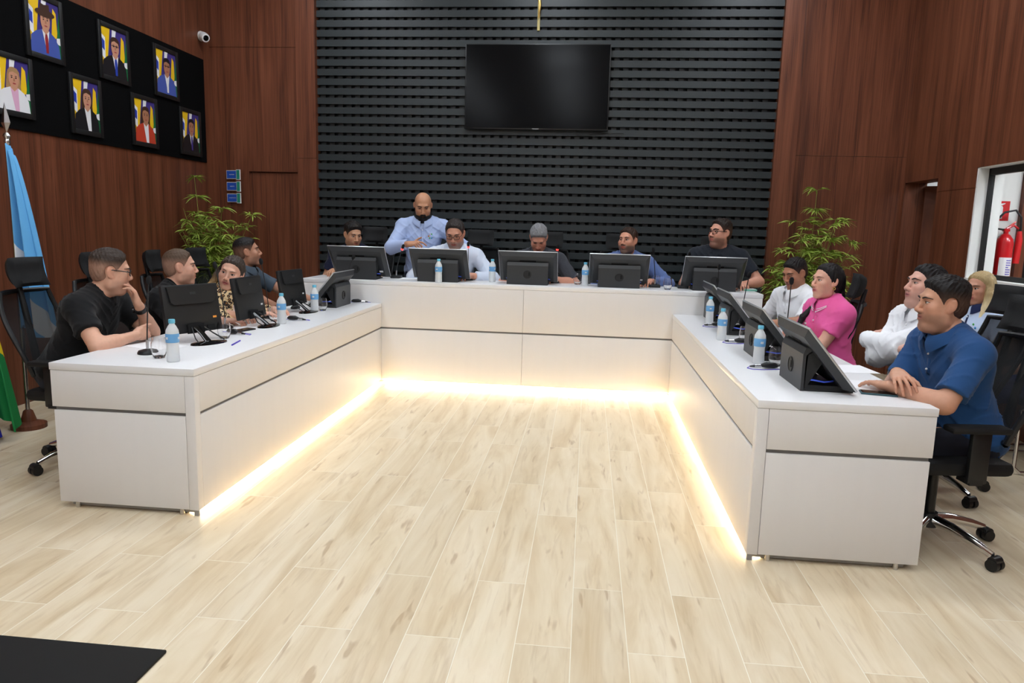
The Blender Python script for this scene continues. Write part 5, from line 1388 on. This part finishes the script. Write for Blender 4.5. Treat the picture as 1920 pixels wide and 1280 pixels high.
p = person('woman in leopard print jacket leaning her head between the monitors', (-2.62, 5.16, 1.085), -28, (-52, -6, -17), 16, fem=True, scale=.97, hs=1.03, skin=(216, 168, 146), lips=(176, 84, 84), hh=.0027, trousers=(28, 28, 32),
    hair=dict(kind='l', top=.012, side=.011, col=(58, 46, 38), tip=(182, 148, 98), part=.015, strands=[([(.06, -.04, .03), (.093, -.025, -.05), (.115, -.005, -.13), (.14, .015, -.18)], .034, .02), ([(.03, -.085, .0), (.05, -.09, -.1), (.07, -.07, -.2)], .04, .02), ([(-.05, -.06, .02), (-.06, -.075, -.08), (-.05, -.085, -.2)], .035, .02)]),
    shirt=dict(mat=M['leopard'], sleeve=1.75, name='jacket', collar=M['leopard'], loose=.02), arms=dict(R=dict(wrist=(-2.42, 5.16, .79), hint=(-.2, -1, -.7), fingers=(1, .3, 0)), L=dict(wrist=(-2.42, 5.45, .79), hint=(-.2, 1, -.7), fingers=(1, -.3, 0))))
p2_ = MB(); zz = np.linspace(-.02, -.24, 9); vs = [tuple(chest_point(p, x_*(.012+.028*i/8), z_, .002)) for i, z_ in enumerate(zz) for x_ in (-1, 0, 1)]
p2_.add(vs, [(i*3+k, i*3+k+1, (i+1)*3+k+1, (i+1)*3+k) for i in range(8) for k in (0, 1)], 0, True); p2_.build('blouse', mat('pale_blouse', srgb(226, 206, 200), .7), p['o'])
p = person('man in grey-blue polo looking up, farthest on the left bench', (-2.943, 6.1, 1.2), 4, (24, 8, 0), 6, girth=1.06, skin=(178, 130, 104), hh=.0027, stub=.35, stubcol=(50, 38, 32),
    hair=dict(kind='s', top=.013, side=.003, col=(28, 24, 24), buzz=True, fade=.7), shirt=dict(mat=C_GREYBLUE, sleeve=.7, collar=C_GREYBLUE, loose=.014),
    arms=dict(R=dict(wrist=(-2.52, 5.66, .795), hint=(-.4, -.5, -1), fingers=(.6, -.8, 0), curl=(50, 60, 40), h=.003), L=dict(wrist=(-2.52, 6.38, .79), hint=(-.2, 1, -.6), fingers=(.9, .3, 0))))
placket(p, C_GREYBLUE)

# head bench
DA = .22
p = person('young man in navy with light blue lanyard at the left end of the head bench', (-2.358, 7.2, 1.356), -86, (38, -16, 0), 14, DA, skin=(196, 148, 118), hh=.0038, stub=.3, stubcol=(60, 44, 36), nose=1.1,
    hair=dict(kind='s', top=.022, side=.008, col=(26, 22, 20)), shirt=dict(mat=C_NAVY, sleeve=.6, collar=C_NAVY), arms=dict(R=dict(wrist=(-2.5, 7.0, 1.0), fingers=(.2, -1, 0)), L=dict(wrist=(-2.2, 7.0, 1.0), fingers=(-.2, -1, 0))))
b = MB()
for q in (-1, 1): b.tube([tuple(p['N']+p['Rc'] @ V3(q*.075, -.02, .03))]+[tuple(chest_point(p, q*.07*(1-i/5), -.03-.2*i/5, .003)) for i in range(6)], .007, 8, flat=.4)
b.build('lanyard', M['cap_blue'], p['o'])
p = person('standing bald man with black beard in a light blue shirt', (-1.689, 7.4, 1.664), -82, (6, -24, 0), 8, DA, scale=1.04, hs=1.06, girth=1.05, stand=True, skin=(188, 138, 108), hh=.0038, eyes_open=.4, beard=dict(t=.013, col=(26, 20, 18)), trousers=(26, 34, 70), chin=.12,
    shirt=dict(mat=C_SKY, sleeve=1.86, collar=C_SKY, hem=-.16, off=.016), arms=dict(R=dict(wrist=(-1.76, 7.1, 1.285), hint=(-1, .3, -.5), fingers=(.95, -.3, .1), dorsal=(-.1, -.5, 1), per=[(20, 25, 15), (50, 55, 35), (58, 60, 38), (60, 60, 38)], thumb=(40, -25), h=.003),
              L=dict(wrist=(-1.32, 7.22, 1.12), hint=(1, .4, -.3), fingers=(.1, -.5, -1)))); placket(p, C_SKY, -.02, -.4, .012, 5, M['white_plastic'])
emblem(p, -.085, -.13, .019, [E_OR, E_OR, E_GR, E_BL, E_BL, E_GR])
p = person('man in a pale shirt with glasses and grey goatee reading at the head bench', (-1.309, 7.15, 1.397), -84, (-6, -24, 0), 17, DA, scale=1.05, hs=1.06, girth=1.18, fat=0.42, skin=(202, 148, 124), hh=.0038, eyes_open=.4, stub=.6, stubcol=(150, 142, 136),
    hair=dict(kind='s', top=.012, side=.009, col=(52, 46, 44), recede=.024), shirt=dict(mat=C_PALE, sleeve=1.8, collar=C_PALE, loose=.02), glasses=dict(mat=G_BLACK, r=.0019, w=.025, h=.014),
    arms=dict(R=dict(wrist=(-1.5, 6.98, 1.0), hint=(-1, .2, -.6), fingers=(.5, -1, 0)), L=dict(wrist=(-1.12, 7.0, 1.0), hint=(1, .3, -.6), fingers=(-.6, -1, 0)))); placket(p, C_PALE, -.02, -.3, .012, 4, M['white_plastic'])
p = person('grey-haired man in a charcoal polo with head bowed at the middle console', (-.485, 7.2, 1.378), -92, (4, -44, 0), 18, DA, scale=1.03, girth=1.08, skin=(204, 146, 122), hh=.0038, eyes_open=.25,
    hair=dict(kind='s', top=.016, side=.007, col=(128, 128, 130)), shirt=dict(mat=C_CHAR, sleeve=.85, collar=C_CHAR, loose=.018), arms=dict(R=dict(wrist=(-.6, 7.0, .995), hint=(-1, .2, -.6), fingers=(.3, -1, 0)), L=dict(wrist=(-.32, 7.02, .995), hint=(1, .1, -.7), fingers=(-.5, -1, 0))))
p = person('bearded man in a denim blue shirt looking left at the head bench', (.384, 7.25, 1.376), -90, (-30, 1, 0), 8, DA, scale=1.02, girth=1.12, fat=.3, skin=(204, 148, 122), hh=.0038, stub=.85, stubcol=(92, 78, 70),
    hair=dict(kind='s', top=.013, side=.007, col=(52, 36, 28), recede=.008), shirt=dict(mat=C_DENIM, sleeve=1.8, collar=C_DENIM), arms=dict(R=dict(wrist=(.22, 7.0, 1.0), fingers=(.3, -1, 0)), L=dict(wrist=(.6, 7.05, 1.0), hint=(1, .2, -.6), fingers=(-.3, -1, 0))))
placket(p, C_DENIM, -.02, -.25, .012, 3, M['white_plastic'])
p = person('man in a dark t-shirt with glasses at the right end of the head bench', (1.267, 7.3, 1.473), -94, (-52, 4, 0), 2, DA, scale=1.05, hs=1.03, girth=1.2, fat=0.35, skin=(206, 152, 130), hh=.0038, stub=.7, stubcol=(92, 64, 52),
    hair=dict(kind='s', top=.018, side=.006, col=(42, 34, 30), recede=.008), shirt=dict(mat=C_DARK, sleeve=.65, loose=.016), glasses=dict(mat=G_BLACK, r=.0024, w=.026, h=.018), arms=dict(R=dict(wrist=(1.05, 7.05, 1.0), fingers=(.3, -1, 0)), L=dict(wrist=(1.46, 7.05, 1.0), hint=(1, .2, -.6), fingers=(0, -1, 0))))

# right bench
p = person('man in a white polo with eyes lowered, farthest on the right bench', (1.684, 6.15, 1.167), 204, (6, -20, 0), 10, scale=.98, girth=1.16, fat=0.35, skin=(176, 124, 98), hh=.0027, eyes_open=.25, lips=(150, 92, 84),
    hair=dict(kind='s', top=.013, side=.006, col=(28, 24, 24)), shirt=dict(mat=C_WHITE, sleeve=.9, collar=C_WHITE, loose=.018), arms=dict(R=dict(wrist=(1.4, 6.32, .79), hint=(.3, 1, -.7), fingers=(-1, -.2, 0)), L=dict(wrist=(1.42, 5.8, .79), hint=(.2, -1, -.8), fingers=(-.8, .5, 0))))
placket(p, C_WHITE)
p = person('woman in a pink polo with dark hair over her shoulder on the right bench', (1.625, 5.15, 1.169), 196, (2, 1, 0), 8, fem=True, scale=.96, girth=1.1, skin=(214, 164, 142), lips=(170, 78, 86), hh=.0027, trousers=(24, 28, 44),
    hair=dict(kind='l', top=.012, side=.011, col=(24, 20, 21), strands=[([(.03, -.085, .0), (.07, -.065, -.09), (.1, .0, -.19), (.11, .085, -.27), (.105, .12, -.34)], .034, .017), ([(0, -.09, .02), (.0, -.105, -.1), (.0, -.1, -.22)], .052, .035)]),
    shirt=dict(mat=C_PINK, sleeve=.56, collar=C_PINK, stripe=True, hem=.03, loose=.014), arms=dict(L=dict(wrist=(1.46, 5.2, .815), hint=(.25, -.9, -.8), fingers=(-.3, 1, .1), curl=(30, 40, 25)), R=dict(wrist=(1.44, 5.12, .80), hint=(.2, 1, -.7), fingers=(-.2, -1, 0))))
placket(p, C_PINK, -.01, -.12, .014, 2, M['white_plastic']); emblem(p, .075, -.15, .017, [M['white_plastic']]*6)
b = MB(); Hh = p['H']; b.tube([tuple(Hh+V3(.196*math.cos(2*PI*i/40), .15*math.sin(2*PI*i/40)-.01, .038)) for i in range(41)], .017, 8, caps=False); b.build('belt', M['white_plastic'], p['o'])
for q in (-1, 1):
    b = MB(); c0 = p['Hc']+p['Rh'] @ (V3(q*.083, -.006, -.042)*p['s']); b.tube([tuple(c0+p['Rh'] @ V3(0, .009*math.sin(2*PI*i/16), -.009*math.cos(2*PI*i/16)-.004)) for i in range(17)], .0022, 6, caps=False); b.build('earring', M['gold'], p['o'])
p = person('man in a white long-sleeved shirt with arms crossed on the right bench', (1.935, 4.4, 1.204), 190, (-2, 8, 0), 2, girth=1.12, fat=.4, skin=(212, 164, 146), lips=(176, 104, 104), hh=.0027,
    hair=dict(kind='s', top=.012, side=.006, col=(26, 23, 24)), shirt=dict(mat=C_WHITE, sleeve=1.95, collar=C_WHITE, loose=.014, off=.016), arms=dict(L=dict(wrist=(1.70, 4.6, .86), hint=(-.5, -.8, -.75), fingers=(.9, .5, .0), dorsal=(-1, .4, .2)), R=dict(wrist=(1.8, 4.27, .85), hint=(-.5, .8, -.75), fingers=(.9, -.4, -.1), dorsal=(-1, -.2, .2))))
placket(p, C_WHITE, -.02, -.22, .012, 3, M['white_plastic']); band(p, -1, .97, .016, M['black'], 'wristwatch', (-.6, -.6, .6), .008)
p = person('man in a blue polo leaning on folded arms, nearest on the right bench', (1.674, 3.62, 1.169), 186, (-6, 0, 0), 18, girth=1.2, fat=0.35, skin=(196, 146, 120), lips=(166, 104, 96), hh=.0024, stub=.35, stubcol=(96, 72, 60),
    hair=dict(kind='s', top=.023, side=.008, col=(28, 25, 25), recede=-.002), shirt=dict(mat=C_BLUE, sleeve=.8, collar=C_BLUE, loose=.018), bh=.007,
    arms=dict(L=dict(wrist=(1.43, 3.5, .785), hint=(.1, -1, -.75), fingers=(-.35, .9, .0), dorsal=(0, .0, 1), curl=(10, 14, 10), h=.0024),
              R=dict(wrist=(1.47, 3.53, .845), hint=(.3, 1, -.7), fingers=(-.15, -1, -.12), dorsal=(-.3, -.1, 1), curl=(16, 26, 16), h=.0024, spread=1.5)))
placket(p, C_BLUE, -.01, -.15, .014, 2, M['white_plastic']); band(p, 1, .93, .016, M['black'], 'bracelet', None, .002)
p = person('blond woman in a light blue shirt seated behind the right bench', (2.84, 5.6, 1.13), 203, (2, -6, 0), 0, fem=True, scale=.95, skin=(200, 148, 124), lips=(178, 90, 92), hh=.0034, trousers=(40, 52, 96),
    hair=dict(kind='l', top=.013, side=.013, col=(176, 152, 108), tip=(232, 214, 170), part=.02, strands=[([(-.058, -.02, .05), (-.088, .008, -.04), (-.092, .045, -.14), (-.08, .09, -.26), (-.072, .1, -.34)], .034, .022), ([(.055, -.05, .03), (.08, -.02, -.07), (.085, .02, -.17)], .028, .016), ([(0, -.085, .02), (.0, -.1, -.1), (.0, -.09, -.25)], .055, .04)]),
    shirt=dict(mat=C_LTBLUE, sleeve=.7, collar=C_NAVYT), arms=dict(R=dict(wrist=(2.62, 5.66, .64), fingers=(-1, -.4, 0)), L=dict(wrist=(2.66, 5.36, .64), hint=(.6, -.6, -.6), fingers=(-1, .1, 0))))
placket(p, C_NAVYT, -.01, -.3, .008, 4, M['white_plastic']); emblem(p, -.075, -.13, .02, [E_OR, E_GR, E_BL, E_OR])
p = person('person in dark top and blue jeans, cut off by the right edge', (2.99, 5.05, 1.2), 182, (0, 0, 0), 2, skin=(196, 146, 120), hh=.004, hair=dict(kind='s', top=.014, side=.007, col=(30, 26, 24)), trousers=(34, 44, 92),
    shirt=dict(mat=C_BLACK, sleeve=.6), arms=dict(R=dict(wrist=(2.72, 5.2, .64), fingers=(-1, -.2, 0)), L=dict(wrist=(2.70, 4.88, .65), hint=(.6, -.7, -.5), fingers=(-1, .2, 0))))
